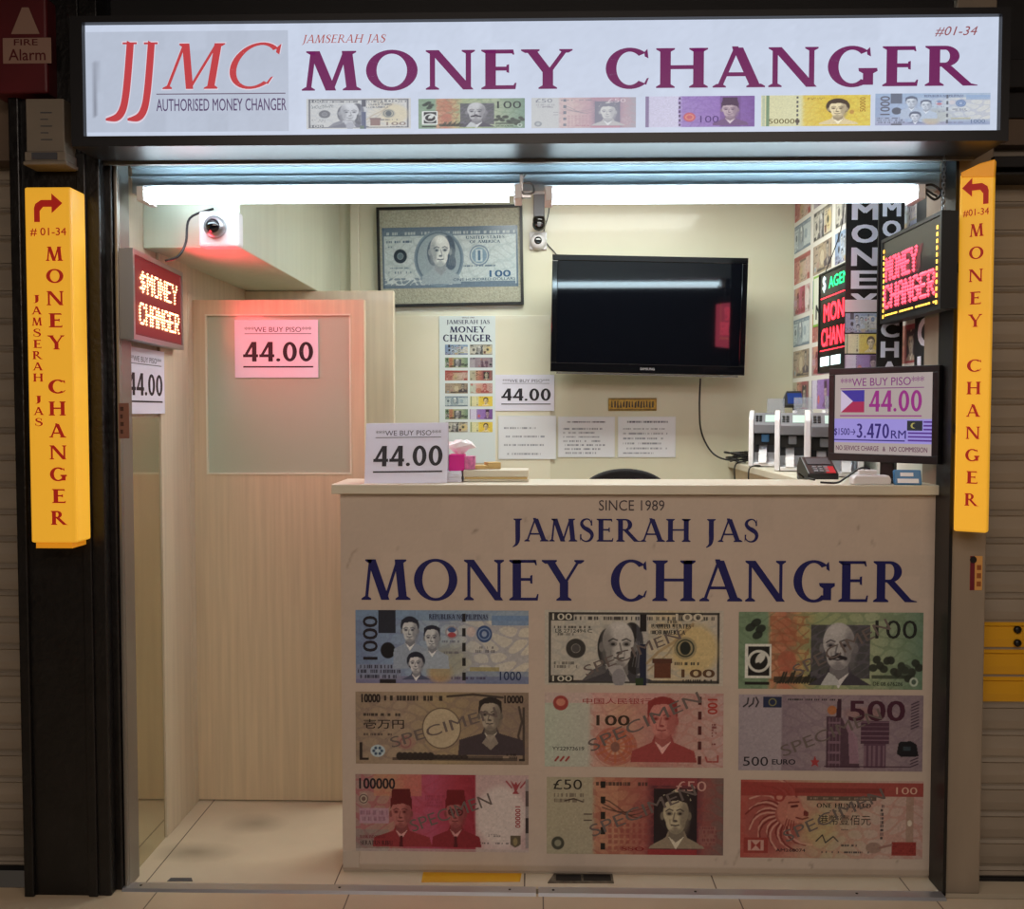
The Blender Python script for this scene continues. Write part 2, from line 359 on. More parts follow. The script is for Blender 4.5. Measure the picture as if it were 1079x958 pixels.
        if kind in ('short', 'pomp', 'cap', 'bun', 'queen'):
            top = {'short': .62, 'pomp': .56, 'cap': .44, 'bun': .50, 'queen': .55}[kind]
            s.poly([(cx-.62*k, cy+.15*k), (cx-.5*k, cy+top*k), (cx+.1*k*t, cy+(top+.08)*k), (cx+.5*k, cy+(top-.05)*k), (cx+.62*k, cy+.15*k), (cx+.62*k, cy+.78*k), (cx+.3*k, cy+.98*k), (cx-.3*k, cy+.98*k), (cx-.62*k, cy+.78*k)], hair, 1 if kind != 'short' else .95)
        for e in (-1, 1):
            ex = cx+e*.24*k-.05*k*t
            s.ell(ex, cy+.06*k, .15*k, .10*k, mid, .8); s.ell(ex, cy+.05*k, .075*k, .05*k, dk, .9); s.line([(ex-.15*k, cy+(.19-.03*(e<0))*k), (ex, cy+.25*k), (ex+.15*k, cy+(.19-.03*(e>0))*k)], .05*k, dk, .75)
        s.line([(cx-.05*k*t, cy+.08*k), (cx-.12*k*t, cy-.22*k), (cx+.02*k*t, cy-.25*k)], .06*k, mid); s.ell(cx-.03*k*t, cy-.27*k, .11*k, .05*k, dk, .6)
        s.line([(cx-.17*k-.03*k*t, cy-.44*k), (cx-.03*k*t, cy-.47*k), (cx+.16*k-.03*k*t, cy-.44*k)], .055*k, dk, .8); s.ell(cx-.03*k*t, cy-.57*k, .12*k, .05*k, mid, .6, soft=.04*k); s.line([(cx-.27*k, cy-.2*k), (cx-.25*k, cy-.42*k)], .035*k, mid, .7); s.line([(cx+.22*k, cy-.2*k), (cx+.22*k, cy-.42*k)], .035*k, mid, .7)
        if beard: s.line([(cx-.30*k, cy-.42*k), (cx-.05*k, cy-.33*k), (cx+.24*k, cy-.42*k)], .13*k, dk)
        if kind != 'long' and cloth is not None:
            s.poly([(cx-.34*k, cy-.92*k), (cx, cy-1.5*k), (cx+.38*k, cy-.92*k), (cx+.16*k, cy-1.08*k), (cx, cy-1.2*k), (cx-.14*k, cy-1.08*k)], tuple(min(1, .3+.75*x) for x in sk))
def grid_mesh(mb, fr, arr, x0, y0, x1, y1, d):
    ny, nx = arr.shape[:2]; l = np.where(arr <= .04045, arr/12.92, ((arr+.055)/1.055)**2.4)
    us = np.linspace(x0, x1, nx); vs = np.linspace(y0, y1, ny)
    o = fr(0,0,d); eu = fr(1,0,d)-o; ev = fr(0,1,d)-o
    U, V = np.meshgrid(us, vs); P = np.array(o)[None,None]+U[...,None]*np.array(eu)+V[...,None]*np.array(ev)
    k = len(mb.v); mb.v += [tuple(p) for p in P.reshape(-1, 3).tolist()]; mb.col += [tuple(c) for c in l.reshape(-1, 3).tolist()]; mb.hascol = True
    idx = np.arange(nx*ny).reshape(ny, nx)+k
    q = np.stack([idx[:-1,:-1], idx[:-1,1:], idx[1:,1:], idx[1:,:-1]], -1).reshape(-1, 4)
    mb.f += [tuple(r) for r in q.tolist()]; mb.mi += [mb.m]*len(q); mb.sm += [False]*len(q)
# ------------------------------------------------------------------ banknote artwork; every note is W x 1
INK = (.13,.12,.16)
def note_php(c):
    c.grad([(0,(.42,.53,.70)),(.5,(.50,.62,.78)),(1.2,(.62,.72,.80)),(1.6,(.76,.78,.76)),(2.35,(.82,.80,.72))])
    c.guil(0,0,2.35,1,(.40,.45,.66),.28,26,7); c.rect(0,.86,2.35,1,(.45,.60,.76),.7); c.rect(1.85,.80,2.35,.93,(.38,.55,.76),.8)
    c.rect(0,0,2.35,.10,(.48,.45,.62),.7); c.rect(1.5,.0,2.35,.17,(.35,.48,.68),.55); c.rect(1.55,.17,1.95,.23,(.62,.58,.30),.7)
    c.rect(.31,.69,.55,1,(.14,.17,.24)); c.rect(.33,.0,.55,.06,INK); c.ell(.44,.45,.10,.11,(.07,.08,.12)); c.rect(.0,.05,.62,.26,(.55,.58,.70),.6); c.micro(.03,.06,.62,.26,(.15,.17,.26),.8,3)
    c.ell(1.15,.15,.16,.14,(.80,.62,.36),.8,soft=.08); c.ell(1.25,.3,.3,.22,(.62,.62,.50),.6,soft=.15)
    c.rect(1.0,.85,1.80,.95,(.30,.40,.60),.35)
    sk=(.80,.84,.86); dk=(.12,.15,.24)
    c.portrait(.74,.72,.185,sk,dk,cloth=(.58,.66,.76),kind='pomp',bottom=.2); c.portrait(1.04,.62,.175,sk,dk,cloth=(.62,.70,.78),kind='short',bottom=.2)
    c.portrait(.82,.27,.16,(.84,.86,.88),dk,cloth=(.30,.34,.48),kind='bun',bottom=.05)
    c.ell(1.31,.70,.085,.095,(.80,.80,.84)); c.ell(1.31,.745,.06,.045,(.25,.38,.62)); c.ell(1.31,.655,.06,.045,(.74,.26,.30)); c.ring(1.31,.70,.08,.02,(.6,.6,.65))
    c.ell(1.57,.71,.06,.07,(.82,.74,.72),.8); c.ell(1.75,.68,.105,.115,(.16,.30,.55)); c.ring(1.75,.68,.075,.015,(.5,.62,.8)); c.ell(1.75,.68,.035,.04,(.55,.65,.8))
    c.micro(1.58,.42,1.88,.52,(.25,.25,.3),.6,2); c.micro(1.15,.55,1.4,.6,(.3,.3,.4),.5); c.micro(1.2,.40,1.4,.45,(.3,.3,.4),.5); c.micro(1.3,.05,1.8,.10,(.25,.2,.35),.7); c.thread(1.475,n=5,w=.05)
    return [('s','1000',.10,.32,.30,.92,INK,.02,90),('s','1000',1.96,.05,2.25,.17,(.12,.20,.36),.01,0),('f','REPUBLIKA NG PILIPINAS',1.0,.88,1.80,.95,(.12,.14,.26),0,0)]
def note_usd(c):
    P=(.77,.75,.68); c.a[:]=P; c.grad([(0,(.74,.73,.67)),(1.2,(.76,.75,.69)),(1.6,(.80,.74,.58)),(2.35,(.75,.73,.67))])
    c.guil(.1,.1,2.25,.9,(.62,.64,.62),.4,34,8)
    D=(.16,.16,.16)
    c.rect(0,0,2.35,.02,P); 
    for a in ((.05,.94,2.3,.975),(.05,.03,2.3,.065),(.05,.03,.085,.975),(2.265,.03,2.3,.975)): c.rect(*a,D,.85)
    c.micro(.40,.86,2.25,.93,D,.8,1); c.rect(.08,.86,.38,.965,D,.9); c.rect(.08,.04,.38,.13,D,.9); c.rect(1.72,.86,2.08,.965,D,.5)
    c.ring(.41,.49,.095,.07,D,.9); c.ell(.41,.49,.055,.055,(.3,.3,.3)); c.micro(.12,.22,.42,.32,D,.5,2); c.micro(.12,.75,.6,.80,D,.7,1); c.micro(.12,.66,.40,.70,D,.5,1)
    sk=(.74,.74,.72); c.portrait(.97,.53,.37,sk,(.11,.11,.12),hair=(.15,.15,.16),cloth=(.24,.24,.27),kind='long',turn=-1,bottom=.05,sw=1.5)
    c.poly([(.80,.28),(.95,.05),(1.12,.05),(1.02,.26)],(.66,.66,.66)); c.ell(.98,.10,.09,.12,(.55,.55,.57))
    c.poly([(.48,.05),(.62,.20),(.78,.28),(.90,.05)],(.26,.26,.29),.8)
    c.rect(1.21,.0,1.36,.95,(.55,.60,.72),.25); c.rect(1.25,.0,1.34,.55,(.10,.14,.26)); c.rect(1.25,.72,1.34,.95,(.10,.10,.12)); c.rect(1.2,.0,1.30,.10,(.16,.26,.14))
    c.micro(1.42,.77,1.95,.83,D,.8,1); c.micro(1.36,.68,1.72,.74,D,.7,1)
    c.ell(1.98,.48,.30,.33,(.85,.74,.44),.75,soft=.1); c.line([(1.35,.30),(1.5,.45),(1.7,.58),(1.95,.82)],.035,(.66,.55,.36),.7); c.line([(1.36,.2),(1.62,.42),(1.82,.72)],.02,(.6,.52,.38),.7)
    c.ell(1.85,.50,.15,.15,(.30,.33,.30),.35); c.ell(1.85,.50,.07,.09,(.12,.16,.14)); c.ring(1.85,.5,.11,.02,(.2,.24,.2)); c.micro(1.66,.27,2.05,.32,D,.8,1)
    c.poly([(1.44,.10),(1.44,.3),(1.50,.34),(1.60,.34),(1.66,.3),(1.66,.10)],(.42,.22,.14)); c.rect(1.42,.30,1.68,.36,(.36,.20,.14)); c.micro(1.8,.04,2.25,.09,D,.9,1); c.rect(1.8,.03,2.25,.035,D)
    return [('s','100',.10,.87,.36,.955,(.8,.8,.74),.02,0),('s','100',.10,.05,.36,.125,(.8,.8,.74),.02,0),('s','100',1.72,.86,2.08,.96,(.80,.78,.7),.03,0),('s','100',1.80,.11,2.24,.22,(.36,.26,.18),.05,0),('s','LB 2712494 C',.14,.70,.62,.75,(.15,.2,.18),.01,0),
            ('f','UNITED STATES',1.40,.76,1.92,.82,D,0,0),('f','OF AMERICA',1.45,.68,1.85,.74,D,0,0),('f','THE',1.6,.83,1.75,.87,D,0,0)]
def note_aud(c):
    c.grad([(0,(.45,.58,.44)),(.36,(.46,.60,.46)),(.42,(.78,.55,.38)),(.62,(.76,.44,.32)),(.80,(.74,.62,.38)),(1.0,(.60,.66,.44)),(1.7,(.62,.68,.52)),(2.35,(.40,.54,.44))])
    c.guil(0,0,2.35,1,(.36,.48,.34),.35,30,8); c.rect(.42,.55,.74,.9,(.70,.40,.26),.5); c.guil(.40,.1,.9,.95,(.62,.32,.20),.5,38,11)
    for x,y in ((.15,.80),(.22,.86),(.28,.78),(.24,.70)): c.ell(x,y,.07,.05,(.10,.14,.12),.85,ang=.5)
    c.rect(.08,.14,.42,.58,(.86,.88,.84)); c.rect(.12,.17,.40,.55,(.08,.09,.10)); c.ring(.26,.36,.13,.035,(.82,.84,.80)); c.ell(.28,.40,.05,.09,(.8,.82,.78),ang=-.6); c.ell(.24,.30,.03,.05,(.1,.1,.1),ang=-.6)
    c.rect(.08,.05,.40,.09,(.10,.12,.10)); 
    for i in range(16): x=.5+.035*i; c.line([(x,.08),(x+.05,.10+.14*abs(math.sin(i)))],.025,(.16,.17,.14),.9)
    c.rect(.45,.08,1.0,.16,(.14,.15,.12),.7); c.ell(.62,.36,.12,.14,(.72,.36,.26),.7)
    c.rect(.92,.14,1.68,.84,(.22,.22,.27),.82); c.guil(.92,.14,1.68,.84,(.38,.36,.42),.6,40,10)
    c.portrait(1.28,.55,.36,(.70,.70,.70),(.14,.13,.17),hair=(.20,.19,.23),cloth=(.24,.23,.28),kind='bald',turn=1,bottom=.05,sw=1.1,beard=True)
    c.ell(1.28,.94,.20,.02,(.6,.66,.48),.0); c.poly([(1.05,.05),(1.15,.22),(1.24,.17),(1.3,.05)],(.72,.74,.74))
    for i in range(14):
        x=1.72+.045*i; c.ell(x,.28+.08*math.sin(i*1.7)+.06*math.sin(i*.5),.055,.05,(.16,.19,.16),.9,ang=i)
    c.ell(2.12,.24,.10,.09,(.22,.26,.22),.6); c.rect(1.7,.14,2.25,.19,(.16,.20,.16),.7); c.ell(2.24,.10,.055,.06,(.72,.80,.72)); c.ell(2.24,.10,.03,.035,(.3,.4,.34))
    return [('s','100',1.74,.66,2.27,.90,(.12,.14,.14),-.005,0),('s','DE 08 676286',1.72,.05,2.10,.10,(.12,.16,.12),.01,0)]
def note_jpy(c):
    c.grad([(0,(.62,.54,.44)),(.6,(.66,.58,.48)),(1.2,(.66,.58,.42)),(1.8,(.60,.52,.42)),(2.35,(.56,.48,.40))]); c.guil(0,.05,2.35,.95,(.50,.42,.40),.35,30,6)
    D=(.17,.14,.14)
    c.rect(.05,.06,.09,.30,D); c.rect(.05,.05,.18,.08,D); c.rect(2.22,.05,2.30,.08,D); c.rect(2.27,.05,2.30,.80,D,.7); c.line([(2.26,.2),(2.21,.4),(2.26,.6),(2.22,.8)],.03,D,.7)
    c.rect(.5,.05,2.2,.09,D,.6); 
    for i in range(7): c.ell(.60+.07*i,.11,.05,.055,D,.95)
    for i in range(7): c.ell(1.06+.07*i,.10,.05,.035,D,.85)
    c.rect(1.5,.06,2.0,.12,D,.5); c.micro(.36,.86,1.2,.96,D,.9,1,.8,.06); c.line([(1.25,.94),(1.6,.97),(2.0,.93)],.03,D,.8)
    c.ell(1.17,.50,.265,.285,(.40,.33,.28)); c.ell(1.17,.50,.25,.27,(.76,.70,.56)); c.ell(1.17,.5,.18,.2,(.72,.65,.52),.4)
    c.ell(.30,.18,.10,.085,(.70,.80,.84)); 
    for i in range(6): c.ell(.30+.055*math.cos(i*1.05),.18+.045*math.sin(i*1.05),.02,.02,(.2,.32,.45))
    c.ell(.68,.30,.14,.10,(.66,.44,.42),.45); c.ring(.68,.30,.07,.02,(.6,.35,.35),.8)
    c.portrait(1.83,.68,.25,(.68,.64,.56),(.13,.11,.12),hair=(.16,.14,.14),cloth=(.26,.22,.25),kind='short',turn=1,bottom=.13,sw=1.75)
    c.poly([(1.72,.30),(1.80,.42),(1.88,.42),(1.94,.30),(1.84,.20)],(.6,.56,.5),.9)
    c.micro(2.05,.08,2.20,.16,D,.8,2); c.micro(.11,.39,.48,.43,(.25,.2,.2),.7,1,.7,.04); c.micro(.11,.65,.62,.71,D,.8,1,.75,.05)
    return [('s','10000',.08,.85,.34,.97,D,.05,0),('s','10000',2.02,.85,2.28,.96,D,.05,0),('s','壱万円',.11,.49,.66,.62,D,.01,0)]
def note_cny(c):
    c.grad([(0,(.70,.76,.68)),(.56,(.72,.74,.68)),(.66,(.80,.62,.56)),(1.0,(.80,.60,.48)),(1.4,(.76,.52,.48)),(2.0,(.76,.60,.56)),(2.35,(.76,.62,.60))]); c.guil(.6,0,2.35,1,(.74,.46,.42),.4,34,9); c.rect(0,.86,1.6,1,(.84,.62,.62),.5)
    R=(.66,.22,.20)
    c.ell(.21,.86,.10,.10,R); c.ell(.21,.87,.06,.05,(.82,.5,.4)); c.micro(.14,.77,.28,.80,R,.8)
    for r,a in ((.24,.45),(.19,.6),(.14,.6)): c.ring(.93,.28,r,.045,(.70,.26,.20),a,1.1)
    for i in range(12): q=i*PI/6; c.line([(.93+.07*math.cos(q),.28+.06*math.sin(q)),(.93+.26*math.cos(q),.28+.22*math.sin(q))],.03,(.78,.38,.2),.6)
    c.ell(.93,.27,.06,.07,(.55,.35,.30))
    c.portrait(1.55,.64,.31,(.82,.50,.46),(.52,.12,.13),hair=(.60,.17,.17),cloth=(.66,.24,.24),kind='short',turn=1,bottom=.07,sw=1.35)
    for i in range(3): c.line([(.14+.07*i,.08),(.18+.07*i,.13)],.025,R)
    c.thread(2.04,(.35,.10,.12),5,.045); c.micro(2.2,.30,2.25,.60,(.5,.2,.2),.8,8); c.line([(2.12,.14),(2.14,.08),(2.2,.08)],.02,R); c.line([(2.22,.08),(2.28,.08),(2.28,.16)],.02,R); c.ell(2.22,.9,.06,.03,R,.2)
    return [('s','中国人民银行',.50,.85,1.40,.93,(.60,.18,.18),0,0),('s','100',.68,.56,1.12,.70,(.22,.16,.12),.03,0),('s','YY22973619',.10,.22,.52,.27,(.2,.2,.2),.01,0),('s','100',2.14,.72,2.27,.93,(.66,.24,.22),.03,-90)]
def note_eur(c):
    c.grad([(0,(.62,.58,.62)),(.54,(.64,.60,.64)),(.56,(.54,.47,.52)),(1.1,(.60,.53,.56)),(1.6,(.58,.50,.54)),(2.35,(.55,.48,.52))]); c.guil(.56,0,2.35,1,(.46,.38,.46),.3,30,7)
    D=(.24,.12,.20)
    c.rect(.31,.83,.55,.97,(.10,.16,.32)); c.ring(.43,.90,.045,.012,(.6,.58,.3)); 
    for x in (.06,.13): c.line([(x,.84),(x+.05,.88),(x+.06,.95)],.018,INK)
    c.line([(.22,.84),(.25,.90),(.22,.96)],.018,INK)
    c.micro(.60,.92,1.24,.95,INK,.8,1,.8); 
    c.poly([(1.12,.04),(1.12,.72),(1.30,.72),(1.48,.46),(1.55,.04)],D,.75); 
    for i in range(5): c.rect(1.14,.10+.13*i,1.30,.13+.13*i,(.55,.42,.5),.8)
    for i in range(4): c.rect(1.15+.045*i,.04,1.165+.045*i,.7,(.5,.38,.46),.7)
    c.poly([(1.32,.70),(1.40,.60),(1.52,.44),(1.54,.1),(1.42,.1),(1.40,.5)],(.60,.46,.54),.9); c.rect(1.56,.36,1.92,.66,(.30,.17,.26),.95); c.rect(1.60,.04,1.88,.36,(.34,.20,.30),.85)
    for i in range(5): c.rect(1.56,.40+.06*i,1.92,.415+.06*i,(.55,.42,.5),.7); c.rect(1.60+.06*i,.06,1.63+.06*i,.34,(.55,.44,.5),.7)
    c.rect(1.1,.05,2.2,.07,D,.8); c.ell(1.19,.80,.06,.06,(.74,.44,.24)); c.ell(1.60,.76,.24,.08,(.66,.40,.34),.35,soft=.05)
    c.poly([(1.24,.7),(1.26,.95),(1.31,.95),(1.31,.7)],D)
    c.poly([(.98,.20),(1.0,.14),(1.04,.14),(1.01,.10),(1.03,.05),(.98,.08),(.93,.05),(.95,.10),(.92,.14),(.96,.14)],(.70,.20,.22))
    c.poly([(2.04,.36),(2.02,.23),(2.08,.19),(2.30,.20),(2.27,.36),(2.20,.40),(2.06,.39)],(.07,.08,.12)); c.rect(2.10,.27,2.2,.33,(.22,.30,.34),.8)
    for i in range(9): c.line([(2.20,.56+.04*i),(2.29,.60+.04*i)],.015,(.26,.18,.26))
    for i in range(3): c.line([(2.20,.06+.04*i),(2.29,.10+.04*i)],.015,(.26,.18,.26))
    return [('s','500',1.40,.66,2.12,.93,(.27,.12,.20),.03,0),('s','500',.06,.06,.38,.18,INK,.0,0),('s','EURO',.43,.08,.73,.15,INK,.03,0)]
def note_idr(c):
    c.grad([(0,(.66,.52,.50)),(.5,(.70,.50,.44)),(.75,(.74,.30,.40)),(1.05,(.74,.28,.42)),(1.4,(.68,.16,.24)),(1.62,(.62,.14,.22)),(1.64,(.78,.66,.66)),(2.35,(.76,.64,.64))])
    c.guil(0,0,1.63,1,(.72,.20,.30),.35,30,8); c.rect(0,0,.45,.28,(.50,.52,.50),.45); c.rect(.25,.72,.9,1,(.84,.58,.36),.45,); c.rect(.05,.36,.45,.56,(.72,.56,.66),.8); c.micro(.06,.38,.45,.54,(.55,.36,.46),.6,2)
    c.ell(1.98,.46,.34,.40,(.84,.80,.78),.9,soft=.08); c.rect(1.75,.03,2.25,.14,(.82,.76,.76),.5); c.rect(0,0,2.35,.035,(.74,.70,.68),.7)
    sk=(.74,.42,.40); c.portrait(.62,.50,.235,sk,(.32,.06,.09),hair=(.42,.07,.10),cloth=(.62,.17,.20),kind='cap',bottom=.06,sw=1.65); c.portrait(1.36,.50,.225,(.72,.36,.36),(.34,.05,.09),hair=(.48,.06,.10),cloth=(.58,.12,.17),kind='cap',bottom=.06,sw=1.45)
    for k in (-1,1): c.ring(1.36+.055*k,.515,.038,.014,(.25,.04,.08))
    for x in (.62,1.36): c.poly([(x-.02,.2),(x+.02,.2),(x+.025,.06),(x-.025,.06)],(.36,.06,.1))
    c.ell(.11,.68,.065,.075,(.74,.68,.60)); c.ring(.11,.68,.055,.015,(.4,.3,.3)); c.ell(.11,.68,.03,.03,(.45,.34,.32))
    c.poly([(2.10,.94),(2.16,.80),(2.13,.76),(2.22,.76),(2.19,.80),(2.26,.94),(2.20,.88),(2.18,.92),(2.16,.88)],(.66,.22,.26)); c.line([(2.05,.92),(2.12,.84)],.02,(.66,.22,.26)); c.line([(2.31,.92),(2.24,.84)],.02,(.66,.22,.26))
    c.rect(2.31,.05,2.35,.95,(.60,.56,.56)); c.rect(2.31,.25,2.35,.45,(.22,.18,.2)); c.rect(2.31,.6,2.35,.8,(.35,.3,.3)); c.poly([(2.10,.22),(2.10,.10),(2.17,.06),(2.24,.10),(2.24,.22)],(.38,.34,.26)); c.ell(2.17,.14,.03,.05,(.6,.54,.36))
    c.micro(1.72,.10,2.08,.13,INK,.7); c.micro(1.8,.20,1.95,.24,INK,.5,2); c.micro(.95,.58,1.2,.74,(.55,.14,.26),.4,4)
    return [('s','100000',.05,.81,.54,.95,INK,.03,0),('s','100000',2.17,.32,2.24,.60,(.62,.16,.2),.02,-90),('f','SERATUS RIBU',.06,.08,.50,.14,(.2,.1,.12),0,0),('f','BANK INDONESIA',.06,.17,.40,.21,(.45,.15,.18),0,0)]
def note_gbp(c):
    c.grad([(0,(.68,.66,.54)),(.6,(.68,.65,.54)),(.66,(.74,.50,.38)),(1.0,(.74,.48,.36)),(1.3,(.68,.36,.32)),(1.42,(.40,.16,.20)),(2.0,(.46,.20,.24)),(2.1,(.58,.32,.30)),(2.35,(.46,.38,.36))]); c.guil(.62,0,2.35,1,(.62,.26,.24),.35,32,8)
    D=(.22,.15,.14)
    c.poly([(.62,.95),(.75,.5),(.62,.1),(.95,.1),(.95,.95)],(.80,.56,.42),.5); 
    for i in range(7):
        for j in range(5): c.rect(.82+.08*i,.06+.075*j,.865+.08*i,.11+.075*j,(.60,.24,.22),.55)
    for s_ in (.25,.34,.42):
        pts=[(.74+.1*i,.60+.17*math.sin(i*.62+s_*7)*math.cos(s_*3)) for i in range(13)]; c.line(pts,.014,D,.8)
    c.ell(1.30,.60,.16,.12,(.60,.30,.28),.5); c.micro(.66,.88,1.35,.95,D,.75,1,.8,.05); c.rect(1.35,.0,2.0,.07,(.70,.16,.18),.8); c.rect(1.35,.9,2.0,1,(.64,.22,.24),.7)
    c.rect(1.43,.10,2.0,.86,(.14,.09,.12)); c.portrait(1.72,.52,.30,(.76,.72,.58),(.14,.10,.12),hair=(.17,.13,.14),cloth=(.60,.54,.44),kind='queen',turn=1,bottom=.08,sw=1.2)
    c.rect(2.02,.12,2.25,.38,(.66,.44,.40),.5); c.micro(2.03,.12,2.25,.38,(.5,.2,.22),.6,5)
    c.ell(.15,.14,.085,.085,(.26,.27,.22)); c.ell(.15,.14,.045,.045,(.55,.56,.46)); c.micro(.10,.66,.5,.80,D,.4,2); c.line([(.24,.69),(.36,.72),(.48,.68)],.015,D); 
    for i in range(5): c.rect(.72,.06+.20*i,.78,.15+.20*i,(.10,.10,.09))
    c.line([(.5,.44),(.6,.44)],.012,D); c.line([(.5,.52),(.6,.52)],.012,D)
    return [('s','£50',.09,.84,.47,.97,(.16,.15,.14),.0,0),('s','£50',1.72,.83,2.12,.96,(.78,.62,.58),.0,0),('f','SSO',1.0,.05,1.3,.10,(.5,.1,.12),0,0)]
def note_hkd(c):
    c.grad([(0,(.72,.28,.24)),(.4,(.74,.40,.34)),(.8,(.74,.56,.46)),(1.1,(.72,.64,.50)),(1.7,(.76,.66,.60)),(2.35,(.76,.62,.58))]); R=(.64,.20,.18)
    c.guil(0,0,2.35,.85,(.74,.42,.36),.28,30,8)
    c.ell(.42,.50,.38,.44,(.66,.30,.27),.8,soft=.08)
    for i in range(26):
        q = 1.15+3.6*i/25; r0, r1 = .16, .44+.05*math.sin(i*2.1)
        pts = [(.62+(r0+(r1-r0)*t)*1.15*math.cos(q+.55*t*t), .56+(r0+(r1-r0)*t)*.98*math.sin(q+.55*t*t)) for t in (0,.25,.5,.75,1)]
        c.line(pts, .022, (.84,.62,.54) if i%2 else (.50,.13,.13), .85)
    c.ell(.64,.60,.17,.20,(.76,.44,.37)); c.poly([(.62,.72),(.76,.70),(.86,.60),(.87,.50),(.80,.46),(.66,.44),(.58,.50)],(.78,.48,.40)); c.poly([(.82,.62),(.88,.59),(.87,.53),(.81,.55)],(.46,.12,.12))
    c.line([(.87,.52),(.80,.50),(.72,.52)],.018,(.42,.1,.1)); c.line([(.66,.66),(.73,.67)],.03,(.38,.08,.08)); c.line([(.62,.71),(.75,.72)],.02,(.5,.14,.13)); c.ell(.50,.78,.07,.06,R); c.ell(.50,.78,.04,.035,(.8,.5,.42)); c.poly([(.62,.44),(.80,.45),(.76,.36),(.66,.34)],(.70,.36,.31))
    for i in range(4): c.line([(.60+.03*i,.50-.01*i),(.56+.04*i,.36)],.015,(.5,.14,.13),.8)
    c.ell(1.0,.36,.22,.2,(.74,.70,.36),.35,soft=.15)
    c.rect(0,.80,2.35,.97,R,.85); c.rect(.7,.84,1.85,.90,(.50,.15,.14),.6); c.rect(.85,.74,1.75,.80,(.28,.22,.18),.75); c.micro(.9,.755,1.7,.785,(.7,.6,.5),.7)
    c.rect(.04,.06,.36,.26,R); c.rect(.10,.09,.30,.23,(.80,.60,.54)); c.poly([(.20,.16),(.14,.22),(.14,.10)],R); c.poly([(.20,.16),(.26,.22),(.26,.10)],R); c.rect(1.95,.04,2.27,.22,R); c.micro(1.97,.06,2.25,.2,(.5,.12,.12),.5,5)
    c.rect(2.13,.22,2.23,.80,(.64,.52,.44),.75); c.ell(2.18,.46,.03,.04,(.85,.8,.72)); c.ell(1.72,.14,.10,.07,(.62,.50,.44)); c.line([(1.8,.14),(1.95,.18)],.03,(.6,.42,.38))
    c.line([(.98,.22),(1.06,.30),(1.10,.20),(1.20,.28),(1.26,.22)],.014,INK); c.micro(1.05,.06,1.65,.10,INK,.7,1,.6); c.micro(1.3,.15,1.5,.18,INK,.7); c.micro(1.15,.60,1.45,.62,INK,.6); c.micro(1.3,.355,1.42,.38,INK,.6); c.micro(1.80,.24,1.84,.70,INK,.75,9,.9)
    return [('s','100',2.0,.83,2.27,.92,(.82,.68,.60),.0,0),('f','ONE HUNDRED',.98,.65,1.68,.71,(.16,.13,.12),0,0),('s','港幣壹佰元',1.0,.43,1.68,.56,(.18,.15,.14),0,0),('s','AM268074',.46,.08,.84,.12,INK,.01,0)]
def note_krw(c):
    c.grad([(0,(.86,.84,.60)),(.85,(.86,.85,.62)),(.95,(.92,.80,.25)),(1.5,(.93,.78,.12)),(2.35,(.93,.82,.22))]); c.guil(.9,0,2.35,1,(.88,.66,.1),.35); c.rect(.10,0,.18,1,(.36,.52,.36),.9); c.rect(.02,.0,.08,1,(.6,.7,.6),.6); c.thread(.78,(.3,.3,.3),7,.035); c.ell(.78,.16,.05,.07,(.3,.25,.2))
    c.portrait(1.65,.55,.33,(.95,.86,.62),(.22,.14,.08),cloth=(.90,.80,.55),kind='bun',bottom=.05); c.ell(1.95,.45,.05,.07,(.8,.55,.15)); c.micro(1.0,.84,1.35,.93,(.5,.35,.1),.7,2)
    return [('s','50000',.16,.08,.72,.24,(.35,.30,.12),.01,0),('s','50000',2.12,.45,2.24,.92,(.6,.4,.1),.01,90)]
def note_myr(c):
    c.grad([(0,(.78,.76,.88)),(.7,(.80,.78,.90)),(.8,(.58,.44,.76)),(1.5,(.55,.38,.74)),(2.35,(.42,.22,.58))]); c.guil(.7,0,2.35,1,(.48,.30,.68),.35); c.rect(0,0,.08,1,(.5,.42,.6)); c.thread(.74,(.25,.15,.35),7,.04); c.ell(.95,.32,.13,.15,(.82,.28,.34)); c.ring(.95,.32,.08,.03,(.9,.5,.4))
    c.rect(1.6,0,2.05,1,(.36,.18,.46),.5); c.portrait(1.82,.55,.30,(.74,.62,.66),(.24,.12,.25),cloth=(.40,.24,.46),kind='cap',bottom=.05)
    return [('s','100',1.18,.14,1.58,.36,(.25,.12,.4),.0,0)]
